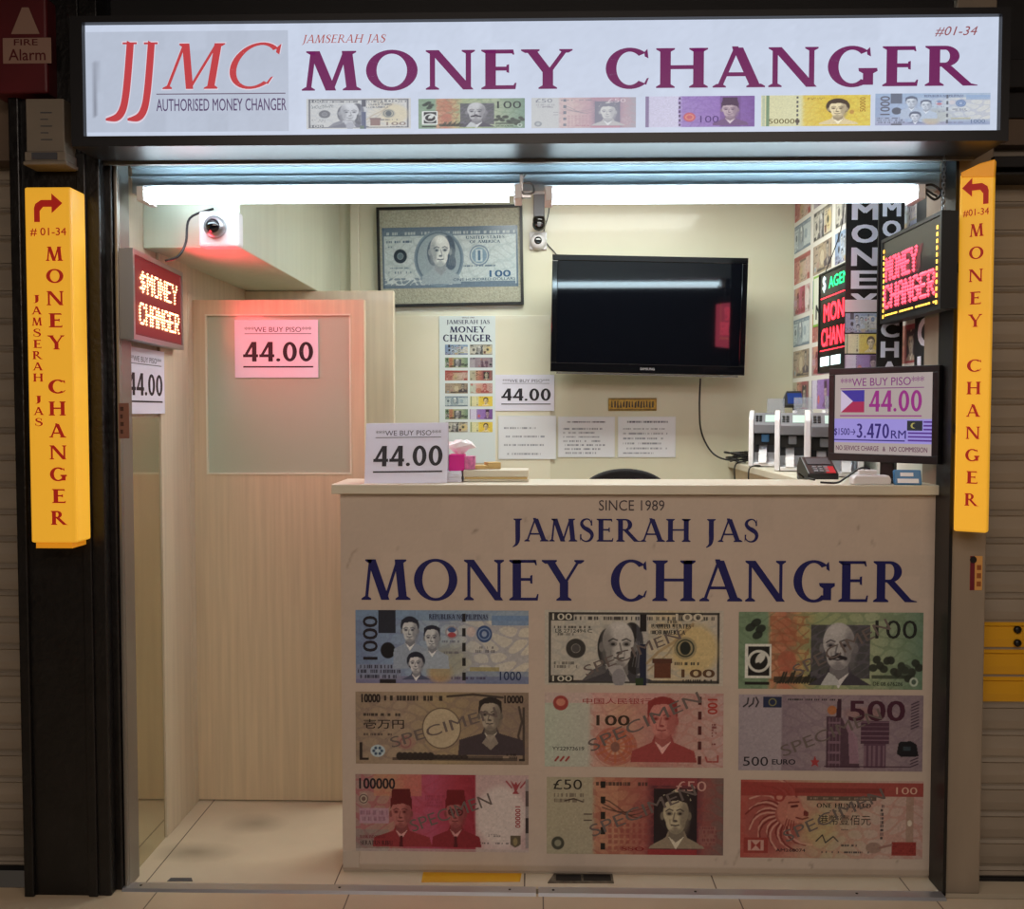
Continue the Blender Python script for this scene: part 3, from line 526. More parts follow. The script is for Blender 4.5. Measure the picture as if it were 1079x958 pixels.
def note_old(c):
    B=(.30,.40,.50); P=(.72,.79,.80); c.a[:]=P; c.guil(.05,.05,2.3,.95,(.58,.67,.70),.4,36,9)
    for a in ((0,.94,2.35,1),(0,0,2.35,.05),(0,0,.03,1),(2.32,0,2.35,1)): c.rect(*a,B,.8)
    c.rect(.03,.86,2.32,.94,B,.75); c.micro(.08,.87,2.28,.93,(.72,.79,.80),.8,1,.7,.05); c.rect(.03,.05,.9,.17,B,.6); c.guil(.03,.05,.9,.17,(.8,.86,.86),.8,60,20); c.rect(1.2,.05,2.3,.10,B,.8)
    c.ell(.98,.48,.43,.46,(.45,.55,.62)); c.ell(.98,.48,.40,.43,(.36,.46,.54)); c.ell(.98,.48,.37,.41,(.55,.64,.68))
    c.portrait(1.0,.60,.30,(.82,.86,.85),(.20,.28,.36),hair=(.30,.38,.46),cloth=(.58,.66,.70),kind='long',turn=-1,bottom=.06,sw=1.1)
    c.ring(.31,.53,.085,.06,(.16,.22,.28)); c.ell(.31,.53,.05,.05,(.35,.45,.5)); c.ell(1.68,.52,.13,.13,(.40,.55,.66),.8); c.rect(1.62,.42,1.74,.62,(.70,.78,.80)); c.rect(1.66,.44,1.70,.60,(.3,.45,.58)); c.ring(1.68,.52,.16,.02,(.4,.5,.6))
    c.micro(.08,.74,.52,.79,B,.9,1,.8); c.micro(.08,.67,.16,.70,B,.9); c.micro(.12,.32,.45,.35,B,.7); c.micro(.1,.24,.5,.29,B,.7,1); c.micro(1.4,.33,1.95,.37,B,.8,1,.7)
    return [('s','100',1.85,.16,2.22,.27,(.22,.36,.50),.04,0),('f','UNITED STATES',1.45,.79,2.12,.84,(.24,.33,.42),0,0),('f','OF AMERICA',1.52,.72,2.05,.77,(.24,.33,.42),0,0),('s','ONE HUNDRED DOLLARS',1.22,.105,2.3,.15,(.24,.33,.42),.01,0)]
NOTES = dict(php=note_php, usd=note_usd, aud=note_aud, jpy=note_jpy, cny=note_cny, eur=note_eur, idr=note_idr, gbp=note_gbp, hkd=note_hkd, krw=note_krw, myr=note_myr, old=note_old)
def draw_note(mb, fr, kind, x0, y0, x1, y1, d, nx=180, fade=0, tint=(1,1,1), texts=True, specimen=None, gray=0, spc=(.42,.38,.37)):
    ny = max(10, int(nx/2.35)); c = Cv(2.35, 1, nx, ny); T = NOTES[kind](c); c.noise(.035, max(2, nx//90)); g_ = c.a.mean(-1, keepdims=True); c.a = c.a*.80+g_*.20; arr = c.fin(fade, tint)
    grid_mesh(mb, fr, arr, x0, y0, x1, y1, d)
    if not texts: return
    sx, sy = (x1-x0)/2.35, (y1-y0); mixc = lambda q: tuple(a*(1-fade)+b*fade for a, b in zip(q, tint))
    for k, s, a, b, e, f, col, w, rot in T:
        cx, cy, w_, h_ = (a+e)/2, (b+f)/2, (e-a)*sx, (f-b)*sy
        fr2 = sub(fr, (x0+cx*sx, y0+cy*sy, d+.0006), math.radians(rot))
        if rot: w_, h_ = h_, w_
        if k == 's': sans(mb, fr2, s, -w_/2, -h_/2, w_/2, h_/2, 0, mixc(col), w)
        else: serif(mb, fr2, s, -w_/2, -h_/2, w_/2, h_/2, 0, mixc(col), T=.22, t=.10)
    if specimen:
        a, b, ln, h, ang, s = specimen; fr2 = sub(fr, (x0+a*sx, y0+b*sy, d+.001), math.radians(ang)); sans(mb, fr2, s, 0, 0, ln*sx, h*sy, 0, spc, -.012)
DOT = {'M':'10001 11011 10101 10101 10001 10001 10001','O':'01110 10001 10001 10001 10001 10001 01110','N':'10001 11001 10101 10101 10011 10001 10001','E':'11111 10000 10000 11110 10000 10000 11111',
 'Y':'10001 10001 01010 00100 00100 00100 00100','C':'01110 10001 10000 10000 10000 10001 01110','H':'10001 10001 10001 11111 10001 10001 10001','A':'01110 10001 10001 11111 10001 10001 10001',
 'G':'01110 10001 10000 10111 10001 10001 01110','R':'11110 10001 10001 11110 10100 10010 10001','$':'00100 01111 10100 01110 00101 11110 00100',' ':'00000 00000 00000 00000 00000 00000 00000','T':'11111 00100 00100 00100 00100 00100 00100'}
def dots(mb, fr, s, x0, y0, x1, y1, d, r, c, sp=1):
    cols = []
    for ch in s:
        rows = DOT[ch].split(); cols += [[rows[6-j][i] == '1' for j in range(7)] for i in range(5)]+[[False]*7]*sp
    cols = cols[:len(cols)-sp]; n = len(cols)
    for i, col in enumerate(cols):
        for j, on in enumerate(col):
            if on:
                u = x0+(x1-x0)*i/(n-1); v = y0+(y1-y0)*j/6
                vs = [fr(u-r, v, d), fr(u, v-r, d), fr(u+r, v, d), fr(u, v+r, d), fr(u, v, d+r)]; mb.add(vs, [(0,1,4),(1,2,4),(2,3,4),(3,0,4)], c)
# ------------------------------------------------------------------ materials
mat('cream', rgb(214,212,188), .32, var=.07, vscale=1.6, stretch=(1,1,.25), coat=.25)
mat('cream_light', rgb(222,218,196), .35, var=.06, vscale=2, coat=.2)
mat('wood_pale', rgb(208,189,157), .42, var=.10, vscale=9, stretch=(6,6,.22), coat=.15)
mat('wood_pale2', rgb(212,200,176), .42, var=.10, vscale=7, stretch=(5,5,.2), coat=.15)
mat('soffit', rgb(206,212,192), .30, var=.06, vscale=6, stretch=(3,3,.2), coat=.2)
mat('ceil', rgb(205,208,200), .7); mat('dark_ceil', rgb(62,52,46), .8, var=.3, vscale=3)
mat('fascia', rgb(112,94,78), .7, var=.25, vscale=3); mat('fascia_dark', rgb(22,20,21), .6, var=.4, vscale=4)
mat('black_tile', rgb(17,15,15), .38, var=.5, vscale=9, bump=.25, bscale=45)
mat('alu', rgb(150,146,140), .38, metal=.75, var=.12, vscale=5, stretch=(1,1,.3)); mat('alu_bright', rgb(205,205,208), .28, metal=.8)
mat('steel', rgb(170,172,175), .3, metal=.9); mat('column', rgb(150,136,118), .55, var=.12, vscale=4, stretch=(2,2,.4))
mat('shutter', rgb(160,148,132), .48, metal=.25, var=.14, vscale=5, stretch=(.3,.3,2)); mat('yellow_tape', rgb(216,160,34), .35)
mat('black', rgb(14,14,15), .4); mat('black_gloss', rgb(8,9,13), .07, coat=.6); mat('dark_plastic', rgb(26,26,29), .4)
mat('screen_off', rgb(7,9,15), .04, coat=.0, spec=.5); mat('white_plastic', rgb(232,232,234), .35); mat('grey_plastic', rgb(120,122,128), .45); mat('mid_grey', rgb(70,72,78), .5)
mat('header', rgb(188,204,214), .45, var=.08, vscale=4, stretch=(.4,1,1)); mat('counter_top', rgb(212,206,186), .4, var=.05); mat('counter_body', rgb(196,184,170), .5)
mat('tube', (.9,.97,1), .4, emit=(.86,.96,1.0), es=15.5)
mat('frost', rgb(176,184,162), .35, spec=.5, coat=.9); mat('mirror', rgb(200,196,170), .06, metal=.9)
mat('paper', rgb(226,228,240), .6); mat('led_black', rgb(12,10,11), .3, coat=.3); mat('led_red_field', rgb(60,4,10), .5, emit=rgb(150,8,24), es=.5)
mat('red_led', (1,.2,.25), .4, emit=(1,.16,.22), es=4.0); mat('pink_led', (1,.3,.4), .4, emit=(1,.30,.38), es=2.2); mat('warm_led', (1,.8,.6), .4, emit=(1,.72,.52), es=5); mat('green_led', (.2,1,.6), .4, emit=(.1,.95,.50), es=1.6); mat('white_led', (1,1,1), .4, emit=(.8,1,1), es=1.3); mat('amber_led', (1,.8,.3), .4, emit=(1,.78,.3), es=2)
mat('yellow_box', rgb(226,176,60), .4, emit=rgb(240,172,44), es=.55); mat('yellow_edge', rgb(230,150,30), .35, emit=rgb(236,160,36), es=.35)
mat('red_vinyl', rgb(140,26,18), .5, emit=rgb(190,30,18), es=.38); mat('gold', rgb(160,130,60), .35, metal=.7, var=.3, vscale=60); mat('gold_dark', rgb(40,32,18), .5)
mat('silver_mount', rgb(168,170,152), .5, var=.25, vscale=120, bump=.4, bscale=160); mat('fabric', rgb(16,17,19), .85, bump=.2, bscale=300)
mat('pink', rgb(214,30,140), .5); mat('tissue', rgb(240,240,242), .9); mat('kraft', rgb(196,168,110), .8); mat('blue_pack', rgb(60,120,170), .4); mat('lcd_blue', rgb(20,36,80), .2, emit=rgb(40,70,150), es=.5); mat('lcd', rgb(180,200,190), .2, emit=rgb(170,205,200), es=.4)
mat('clear_plastic', rgb(150,155,165), .2, alpha=.4); mat('red_dull', rgb(88,16,24), .5, var=.2); mat('alarm_cream', rgb(150,120,105), .6); mat('box_grey', rgb(128,118,104), .5, var=.12)
printmat('print', .5); printmat('print_gloss', .22); printmat('print_lit', .3, es=.93, base=0); printmat('screen_lit', .2, es=.85, base=0)
def tilemat(name, c, offx, offy, size=.62, stain=None, sy=None):
    m = mat(name, c, .33, var=.10, vscale=3, coat=.15); nt = m.node_tree; N = nt.nodes; L = nt.links; b = N['Principled BSDF']
    src = b.inputs['Base Color'].links[0].from_socket; tc = N.new('ShaderNodeNewGeometry'); sp = N.new('ShaderNodeSeparateXYZ'); L.new(tc.outputs['Position'], sp.inputs[0])
    def mth(op, a, bb=None, cc=None):
        n = N.new('ShaderNodeMath'); n.operation = op
        for i, q in enumerate((a, bb, cc)):
            if q is None: continue
            if isinstance(q, (int, float)): n.inputs[i].default_value = q
            else: L.new(q, n.inputs[i])
        return n.outputs[0]
    ds = [mth('ABSOLUTE', mth('SUBTRACT', mth('FRACT', mth('DIVIDE', mth('SUBTRACT', s, o-q/2), q)), .5)) for s, o, q in ((sp.outputs[0], offx, size), (sp.outputs[1], offy, sy or size))]
    g = mth('LESS_THAN', mth('MINIMUM', ds[0], ds[1]), .0035)
    mx = N.new('ShaderNodeMix'); mx.data_type = 'RGBA'; L.new(g, mx.inputs[0]); L.new(src, mx.inputs[6]); mx.inputs[7].default_value = (*lin(rgb(92,76,62)), 1); out = mx.outputs[2]
    if stain:
        for (x, y, rx, ry, a) in stain:
            nz = N.new('ShaderNodeTexNoise'); nz.inputs['Scale'].default_value = 9; L.new(tc.outputs['Position'], nz.inputs['Vector'])
            dx = mth('DIVIDE', mth('SUBTRACT', sp.outputs[0], x), rx); dy = mth('DIVIDE', mth('SUBTRACT', sp.outputs[1], y), ry)
            r = mth('SUBTRACT', 1.15, mth('ADD', mth('SQRT', mth('ADD', mth('MULTIPLY', dx, dx), mth('MULTIPLY', dy, dy))), mth('MULTIPLY', nz.outputs['Fac'], .35)))
            k = N.new('ShaderNodeMath'); k.operation = 'MULTIPLY'; k.use_clamp = True; L.new(r, k.inputs[0]); k.inputs[1].default_value = a*1.1
            m2 = N.new('ShaderNodeMix'); m2.data_type = 'RGBA'; k2 = mth('MINIMUM', k.outputs[0], a); L.new(k2, m2.inputs[0]); L.new(out, m2.inputs[6]); m2.inputs[7].default_value = (*lin(rgb(96,84,66)), 1); out = m2.outputs[2]
    L.new(out, b.inputs['Base Color']); return m
s1 = PZ(205, 898, 0); s2 = PZ(268, 868, 0)
tilemat('tile_in', rgb(206,192,168), -1.275, .615, sy=.75, stain=[(s1[0], s1[1], .17, .09, .55), (s2[0], s2[1], .14, .10, .5)])
tilemat('tile_out', rgb(196,176,148), -1.215, -.13-.62)
# ------------------------------------------------------------------ setting
XL, XR, YB, ZC = -1.345, 1.32, 1.90, 2.72
def struct(name, m, *boxes, bevel=0, parent=None):
    mb = MB()
    for b in boxes: mb.box(*b)
    o = mb.build(name, m, parent, bevel=bevel)
    if parent is None: tag(o, kind='structure')
    return o
struct('floor', 'tile_in', (XL-.25, XR+.3, -.10, YB+.1, -.10, 0))
struct('floor', 'tile_out', (-4, 4, -5.2, -.13, -.10, 0))
struct('wall_back', 'cream', (XL-.1, XR+.1, YB, YB+.06, 0, ZC))
struct('wall_left', 'wood_pale2', (XL-.06, XL, -.038, YB, 0, ZC))
struct('wall_right', 'cream_light', (XR, XR+.06, .0, YB, 0, ZC))
struct('ceiling', 'ceil', (XL-.06, XR+.06, .06, YB+.06, ZC, ZC+.05))
struct('ceiling', 'dark_ceil', (-4, 4, -5.2, .1, 2.86, 2.92))
# laminate seams and moulding on the back wall
xs = [PY(415, 400, YB)[0], PY(586, 400, YB)[0], PY(752, 400, YB)[0]]
mb = MB(); zz = PY(430, 333, YB)[1]
mb.box(xs[0], PY(580, 333, YB)[0], YB-.012, YB, 0, zz); struct_o = mb.build('trim_1', 'cream_light', bevel=.002); tag(struct_o, kind='structure')
x0, x1, z0, z1 = RY(370, 180, 379, 306, YB); struct('trim_2', 'cream_light', (x0, x1, YB-.03, YB, 1.9, ZC), bevel=.003)
# overhead bulkhead at the left, and the partition behind the door
xs_, zs_ = PY(253, 261, .15)
struct('ceiling_bulkhead', 'soffit', (XL, xs_, .15, YB, zs_, ZC), bevel=.004)
YPt = 1.34; xp = PY(415, 400, YPt)[0]
struct('wall_partition', 'wood_pale2', (XL, xp, YPt, YPt+.05, 0, zs_-.002), bevel=.003)
# black clad pillar, posts, header
xa = PY(24, 560, -.18)[0]; xb = PY(126, 560, -.12)[0]
mb = MB(); mb.box(xa, XL-.062, -.18, .1, 0, 2.86); mb.box(XL-.062, xb-.02, -.18, -.045, 0, 2.86); mb.box(xa-.012, xa+.02, -.195, -.17, 0, 2.86); mb.box(xb-.09, xb-.06, -.19, -.17, 0, 2.338); mb.box(xb-.03, xb, -.14, -.045, 0, 2.338)
tag(mb.build('trim_3', 'black_tile', bevel=.004), kind='structure')
mb = MB(); mb.box(xb+.002, PY(139, 400, -.04)[0], -.12, -.04, 0, 2.338); mb.box(xb+.002, xb+.014, -.13, -.12, 0, 2.338)
tag(mb.build('trim_4', 'alu', bevel=.003), kind='structure')
xc0, xc1 = PY(996, 700, -.10)[0], PY(1037, 700, -.10)[0]
struct('trim_5', 'column', (xc0, xc1, -.10, .12, 0, 2.9), bevel=.004)
struct('trim_6', 'black', (XR-.012, xc0-.001, -.115, -.003, 0, 2.338), bevel=.001)
# header behind the light box
mb = MB(); mb.box(XL+.02, XR, .013, .06, 2.258, 2.86); mb.box(XL+.02, XR, .004, .02, 2.338, 2.35); mb.box(XL+.02, XR, .004, .02, 2.383, 2.39); mb.box(XL+.02, XR, .0, .06, 2.306, 2.31)
tag(mb.build('trim_7', 'header', bevel=.001), kind='structure')
zr = PY(500, 172, -.12)[1]; xr0 = PY(106, 172, -.15)[0]
mb = MB(); mb.box(xr0, XR+.02, -.15, -.135, zr-.006, zr+.008); tag(mb.build('trim_8', 'alu', bevel=.001), kind='structure')
mb = MB(); mb.box(-4, xa, -.10, .2, 2.338, 2.86); mb.box(xc1, 4, -.06, .2, 2.378, 2.86)
tag(mb.build('wall_fascia', 'fascia'), kind='structure')
mb = MB(); mb.box(xa-.01, XR+.35, -.075, -.0, 2.458, 2.86); tag(mb.build('wall_fascia_dark', 'fascia_dark'), kind='structure')
z0 = PY(1050, 92, -.12)[1]; z1 = PY(1050, 62, -.12)[1]; z2 = PY(1060, 178, -.1)[1]; z3 = PY(1060, 166, -.1)[1]
mb = MB(); mb.box(xc1-.05, 4, -.12, -.06, z0, z1); mb.box(xc1-.01, 4, -.12, .1, z2, z3); mb.box(xc1-.01, 4, -.14, .1, z2-.028, z2-.018); tag(mb.build('trim_9', 'fascia_dark', bevel=.003), kind='structure')
# aluminium floor sill with screws, in two lengths
ysa, ysb = PZ(400, 943, 0)[1], PZ(400, 934, 0)[1]
xm = PZ(566, 937, 0)[0]
for i, (a, b) in enumerate(((xb-.0, xm-.004), (xm+.004, xc0-.002))):
    mb = MB(); fr = lambda u, v, d, a=a, b=b: Vector((a+(b-a)*d, u, v))
    mb.prism([(ysa, 0), (ysb, 0), (ysb-.008, .008), (ysa+.008, .008)], 0, 1, fr)
    mb.m = 1
    for px in ((145, 357, 537) if i == 0 else (583, 732, 900)):
        X = PZ(px, 936, .012)[0]; mb.lathe([(.0045, 0), (.0045, .0012)], frame((X, (ysa+ysb)/2, .0078), (1,0,0), (0,1,0)), 10)
    tag(mb.build('trim_%d' % (10+i), ['alu_bright', 'black']), kind='structure')
# left wall inside: low mirror strip, jamb and skirting
y0, z1 = PX(166, 440, XL)[0], PX(160, 440, XL)[1]
struct('trim_12', 'mirror', (XL, XL+.006, -.036, y0, 0, z1))
struct('trim_13', 'wood_pale2', (XL+.0, XL+.012, y0+.004, .545, 0, 2.2), bevel=.002)
# ------------------------------------------------------------------ the door
YD = .60
dx0, dx1, _, dzt = RY(200, 316, 384, 500, YD); gx0, gx1, gz0, gz1 = RY(217, 331, 370, 500, YD)
root = thing('door_1', None, None, (dx0, YD, 0)); root['kind'] = 'structure'
mb = MB()
for b in ((dx0, gx0, 0, 0), (gx1, dx1, 0, 0)): mb.box(b[0], b[1], YD, YD+.04, gz0, dzt)
mb.box(gx0, gx1, YD, YD+.04, gz1, dzt); mb.box(dx0, dx1, YD, YD+.04, .006, gz0)
mb.build('door_leaf', 'wood_pale', root)
mb = MB(); mb.box(gx0-.002, gx1+.002, YD+.010, YD+.022, gz0-.002, gz1+.002); mb.build('glass_pane', 'frost', root)
mb = MB()
for a in ((gx0, gx0+.006, gz0, gz1), (gx1-.006, gx1, gz0, gz1), (gx0+.006, gx1-.006, gz0, gz0+.006), (gx0+.006, gx1-.006, gz1-.006, gz1)): mb.box(a[0], a[1], YD-.003, YD+.010, a[2], a[3])
mb.build('glazing_bead', 'cream_light', root)
for py in (375, 790):
    z = PY(199, py, YD)[1]; mb = MB(); mb.tube([(dx0-.006, YD-.006, z-.05), (dx0-.006, YD-.006, z+.05)], .006); mb.box(dx0-.016, dx0-.006, YD-.003, YD+.004, z-.05, z+.05); mb.box(dx0-.004, dx0+.014, YD-.003, YD, z-.05, z+.05); mb.build('hinge', 'steel', root)
struct('trim_14', 'wood_pale2', (XL+.012, dx0-.013, .55, .60, 0, 2.0), bevel=.002)
# ------------------------------------------------------------------ roller shutters
def shutter(xa_, xb_, Y, px, label, ytaped=None):
    root = thing('roller_shutter', label, 'shutter', ((xa_+xb_)/2, Y, 0))
    pitch = 29.0*(Y-CAM.y)/F
    if px is None: zt = .045
    else: zt = PY(1060, px, Y)[1] % pitch
    n = 0; z = zt-pitch; mb = MB(); my = MB()
    while z < 2.34:
        q = my if (ytaped and ytaped[0] <= z+pitch/2 <= ytaped[1]) else mb
        fr = lambda u, v, d: Vector((xa_+(xb_-xa_)*d, Y+u, v))
        z0_ = max(z, .012); q.prism([(0, z0_), (.03, z0_), (.03, z+pitch*.9), (0, z+pitch*.9), (-.008, z+pitch*.80), (-.001, z+pitch*.74), (-.004, z0_+pitch*.3*(1 if z > 0 else .2))], 0, 1, fr)
        mb.box(xa_, xb_, Y+.006, Y+.03, max(.012, z+pitch*.88), z+pitch); z += pitch
    mb.build('slats', 'shutter', root)
    if my.v:
        o = my.build('taped_slats', 'yellow_tape', root); o['label'] = 'three slats covered with yellow tape'
    mb = MB(); mb.box(xa_, xb_, Y-.012, Y+.035, 0, .012); mb.build('bottom_bar', 'fascia_dark', root)
    return root, pitch
shutter(-3.4, xa-.03, .0, 940, 'closed grey roller shutter left of the black pillar')
zy0, zy1 = PY(1060, 738, .0)[1], PY(1060, 653, .0)[1]
r2, pit = shutter(xc1+.002, 3.4, .0, 653, 'closed roller shutter with three yellow taped slats right of the beige column', (zy0, zy1))
mb = MB()
for py in (663, 677):
    X, Z = PY(1071, py, .0); mb.lathe([(.012, 0), (.012, .008), (.006, .012)], frame((X, -.004, Z), (1,0,0), (0,0,1)), 14)
mb.build('lock_knob', 'black', r2)
mb = MB(); mb.box(xa-.045, xa-.016, -.03, .03, 0, 2.338); tag(mb.build('trim_15', 'alu', bevel=.002), kind='structure')
# ------------------------------------------------------------------ light box shop sign
YS = -.33
ox0, ox1, oz0, oz1 = RY(75, 17, 1063, 147, YS)
ix0, ix1, iz0, iz1 = RY(88, 23.5, 1054, 142, YS)
oz0 = PY(565, 152, YS)[1]; oz1 = PY(565, 13, YS)[1]; iz0 = PY(565, 141, YS)[1]; iz1 = PY(565, 20, YS)[1]
sg = thing('shop_sign', 'long backlit white light box sign with purple MONEY CHANGER lettering above the shopfront', 'sign', ((ox0+ox1)/2, YS, oz0))
mb = MB(); mb.box(ox0, ox1, YS+.02, -.10, oz0+.003, oz1-.003)
for a in ((ox0, ix0, oz0, oz1), (ix1, ox1, oz0, oz1), (ix0, ix1, oz0, iz0), (ix0, ix1, iz1, oz1)): mb.box(a[0], a[1], YS-.006, YS+.022, a[2], a[3])
mb.build('housing', 'dark_plastic', sg)
FS = front(YS+.016)
SB = rgb(206,216,236)
mb = MB()
cv = Cv(ix1-ix0, iz1-iz0, 200, 30, SB); cv.noise(.012, 6); grid_mesh(mb, FS, cv.fin(), ix0, iz0, ix1, iz1, 0); lp = mb.build('light_panel', 'print_lit', sg)
def srect(a, b, c_, d_):
    return RY(a, b, c_, d_, YS+.016)
mb = MB(); x0, x1, z0, z1 = srect(89, 33, 304, 139); cv = Cv(x1-x0, z1-z0, 60, 30, rgb(188,197,215)); cv.noise(.01, 6)
cv.line([(0.03,0.05),(.035,.2)], .008, rgb(130,135,150)); grid_mesh(mb, FS, cv.fin(), x0, z0, x1, z1, .001)
RED = rgb(196,66,72); WH = rgb(224,216,230)
for (a, b, c_, d_) in ((109, 45, 143, 127), (132, 45, 165, 127)):      # the two descending italic capitals
    x0, x1, z0, z1 = srect(a, b, c_, d_)
    for col, gw, d in ((WH, .05, .0015), (RED, 0, .002)):
        pts, ws = smooth2([(.86,1),(.78,.62),(.70,.32),(.60,.12),(.40,.0),(.06,-.03)], [.22+gw,.22+gw,.215+gw,.19+gw,.11+gw,.03+gw], 8)
        g = MB()
        for q in stroke(pts, ws): mb.add([FS(x0+(x1-x0)*u, z0+(z1-z0)*(.04+.96*v), d) for u, v in q], [(0,1,2,3)], col)
        mb.add([FS(x0+(x1-x0)*u, z0+(z1-z0)*v, d) for u, v in ((.62-gw*.5,1.0+gw*.3),(.62-gw*.5,.975),(1.06+gw*.5,.975),(1.06+gw*.5,1.0+gw*.3))], [(0,1,2,3)], col)
for s_, bx in (('M', (171, 46, 238, 94)), ('C', (242, 45, 297, 94))):
    x0, x1, z0, z1 = srect(*bx)
    for col, g_, d in ((WH, .003, .0015), (RED, 0, .002)): serif(mb, FS, s_, x0-g_, z0-g_, x1+g_, z1+g_, d, col, T=.12 if s_ == 'C' else .14, t=.06, shear=.25, sf=.8)
x0, x1, z0, z1 = srect(165, 98.4, 301, 99.6); mb.add([FS(x0,z0,.002), FS(x1,z0,.002), FS(x1,z1,.002), FS(x0,z1,.002)], [(0,1,2,3)], rgb(120,110,130))
x0, x1, z0, z1 = srect(165, 104, 302, 117); sans(mb, FS, 'AUTHORISED MONEY CHANGER', x0, z0, x1, z1, .002, rgb(92,76,112), .006)
o = mb.build('logo_panel', 'print_lit', sg); o['label'] = 'grey panel with red JJMC logo'
mb = MB(); x0, x1, z0, z1 = srect(318, 50, 1030, 94); PUR = rgb(112,34,92)
serif(mb, FS, 'MONEY CHANGER', x0, z0, x1, z1, .002, PUR, T=.20, t=.10, gap=.09, sf=1.0); mb.build('lettering', 'print_lit', lp)
mb = MB(); x0, x1, z0, z1 = srect(318, 36.5, 407, 47.5); serif(mb, FS, 'JAMSERAH JAS', x0, z0, x1, z1, .002, rgb(176,84,78), T=.13, t=.07, shear=.25)
mb.build('lettering', 'print_lit', lp)
mb = MB(); x0, x1, z0, z1 = srect(985, 28, 1030, 38.5); sans(mb, FS, '#01-34', x0, z0, x1, z1, .002, rgb(150,80,86), -.005, shear=.3); mb.build('lettering', 'print_lit', lp)
for k, a, b, t, bo in (('usd',323,433,104,136),('aud',441,553,104,135.5),('gbp',560,670,103,135),('myr',680,795,101.5,134),('krw',802,917,100.5,133),('php',922,1043,98.5,132)):
    x0, x1, z0, z1 = srect(a, t, b, bo); mb = MB(); draw_note(mb, FS, k, x0, z0, x1, z1, .002, nx=170, fade={'krw':.12,'aud':.2,'myr':.15,'gbp':.55}.get(k,.4), tint=(.86,.90,1), texts=True); mb.build('banknote_picture', 'print_lit', lp)
# ------------------------------------------------------------------ fluorescent lamps
def lamp(pa, pb, label):
    x0, z = PY(pa, 203, -.085); x1, _ = PY(pb, 203, -.085)
    r = thing('fluorescent_lamp', label, 'lamp', ((x0+x1)/2, -.05, z), group='fluorescent tube lamps under the shop sign')
    mb = MB(); mb.tube([(x0+.012, -.085, z), (x1-.012, -.085, z)], .014, 14); mb.build('tube', 'tube', r)
    mb = MB(); mb.tube([(x0+.012, -.045, z-.016), (x1-.04, -.045, z-.016)], .012, 14); mb.build('tube', 'tube', r)
    mb = MB(); mb.box(x0-.005, x1+.005, -.040, .0129, z+.018, z+.034)
    for x in (x0-.002, x1-.022): mb.box(x, x+.024, -.10, .012, z-.028, z+.018)
    mb.build('housing', 'white_plastic', r, bevel=.003)
lamp(146, 549, 'left fluorescent tube lamp under the shop sign'); lamp(575, 973, 'right fluorescent tube lamp under the shop sign')
mb = MB()                                                    # loop of wire and clip between the two lamps
x, z = PY(556, 203, -.06)
mb.tube([(x-.03,-.07,z+.02),(x-.01,-.08,z-.008),(x+.02,-.07,z),(x+.01,-.06,z+.03),(x-.02,-.07,z+.03),(x-.005,-.075,z+.055)], .0035, 8, smooth_path=True)
mb.box(x-.035, x+.01, -.085, -.06, z-.02, z-.013); mb.box(x-.025, x-.015, -.08, -.06, z-.02, z+.055)
tag(mb.build('wire_clip', 'steel'), 'small metal clip and wire loop between the two tube lamps', 'clip')
mb = MB(); x, z = PY(972, 205, -.06)
mb.tube([(x,-.07,z+.01),(x+.03,-.08,z-.02),(x+.055,-.07,z+.005),(x+.03,-.06,z+.03),(x,-.07,z+.02),(x+.04,-.075,z-.01)], .004, 8, smooth_path=True)
tag(mb.build('wire_coil', 'dark_plastic'), 'coil of dark wire at the right end of the tube lamps', 'wire')
# ------------------------------------------------------------------ yellow vertical signs
def vtext(mb, fr, s, xc, z0, z1, w, h, d, c, **kw):
    n = len(s); st = (z1-z0-h)/(n-1)
    for i, ch in enumerate(s):
        if ch == ' ': continue
        zc = z1-h/2-i*st; ww = w*{'I': .4, 'J': .6, 'S': .72, 'E': .8}.get(ch, 1)
        serif(mb, fr, ch, xc-ww/2, zc-h/2, xc+ww/2, zc+h/2, d, c, **kw)
YY = -.30
x0, x1, z0, z1 = RY(29, 197, 78, 572, YY); 
ys = thing('yellow_box_sign', 'tall yellow box sign with red arrow and vertical lettering on the black pillar at left', 'sign', ((x0+x1)/2, YY, z0))
mb = MB(); mb.box(x0, x1, YY, -.205, z0, z1); mb.build('housing', 'yellow_box', ys, bevel=.006)
mb = MB(); mb.box(x0+.01, x1-.02, YY+.01, -.197, z0-.018, z0-.0005); mb.build('bottom_cap', 'yellow_edge', ys)
fr = front(YY); mb = MB(); L_ = lambda px, py: (PY(px, py, YY))
vtext(mb, fr, 'MONEY CHANGER', (L_(60, 400)[0]), L_(60, 553)[1], L_(60, 260)[1], .052, .042, .0015, (.62,.12,.08), T=.22, t=.10)
vtext(mb, fr, 'JAMSERAH JAS', (L_(40.5, 400)[0]), L_(41, 449)[1], L_(40, 311)[1], .031, .024, .0015, (.62,.12,.08), T=.20, t=.10)
a = RY(32, 240, 70, 249, YY); sans(mb, fr, '# 01-34', a[0], a[2], a[1], a[3], .0015, (.62,.12,.08), .01)
mb.build('lettering', 'red_vinyl', ys)
def arrow(mb, fr, x0, x1, z0, z1, flip):
    P = [(0,0),(.2,0),(.2,.40),(.32,.55),(.62,.55),(.62,.32),(1,.68),(.62,1.04),(.62,.80),(.25,.80),(.05,.66),(0,.5)]
    P = [((1-u if flip else u), v) for u, v in P]; P = [(x0+(x1-x0)*u, z0+(z1-z0)*v) for u, v in P]
    n = len(P); ar = sum(P[i][0]*P[(i+1)%n][1]-P[(i+1)%n][0]*P[i][1] for i in range(n))
    if ar < 0: P = P[::-1]
    mb.add([fr(u, v, .0015) for u, v in P], [tuple(range(n))])
mb = MB(); a = RY(36, 205, 66, 234, YY); arrow(mb, fr, *a, False); mb.build('arrow', 'red_vinyl', ys)
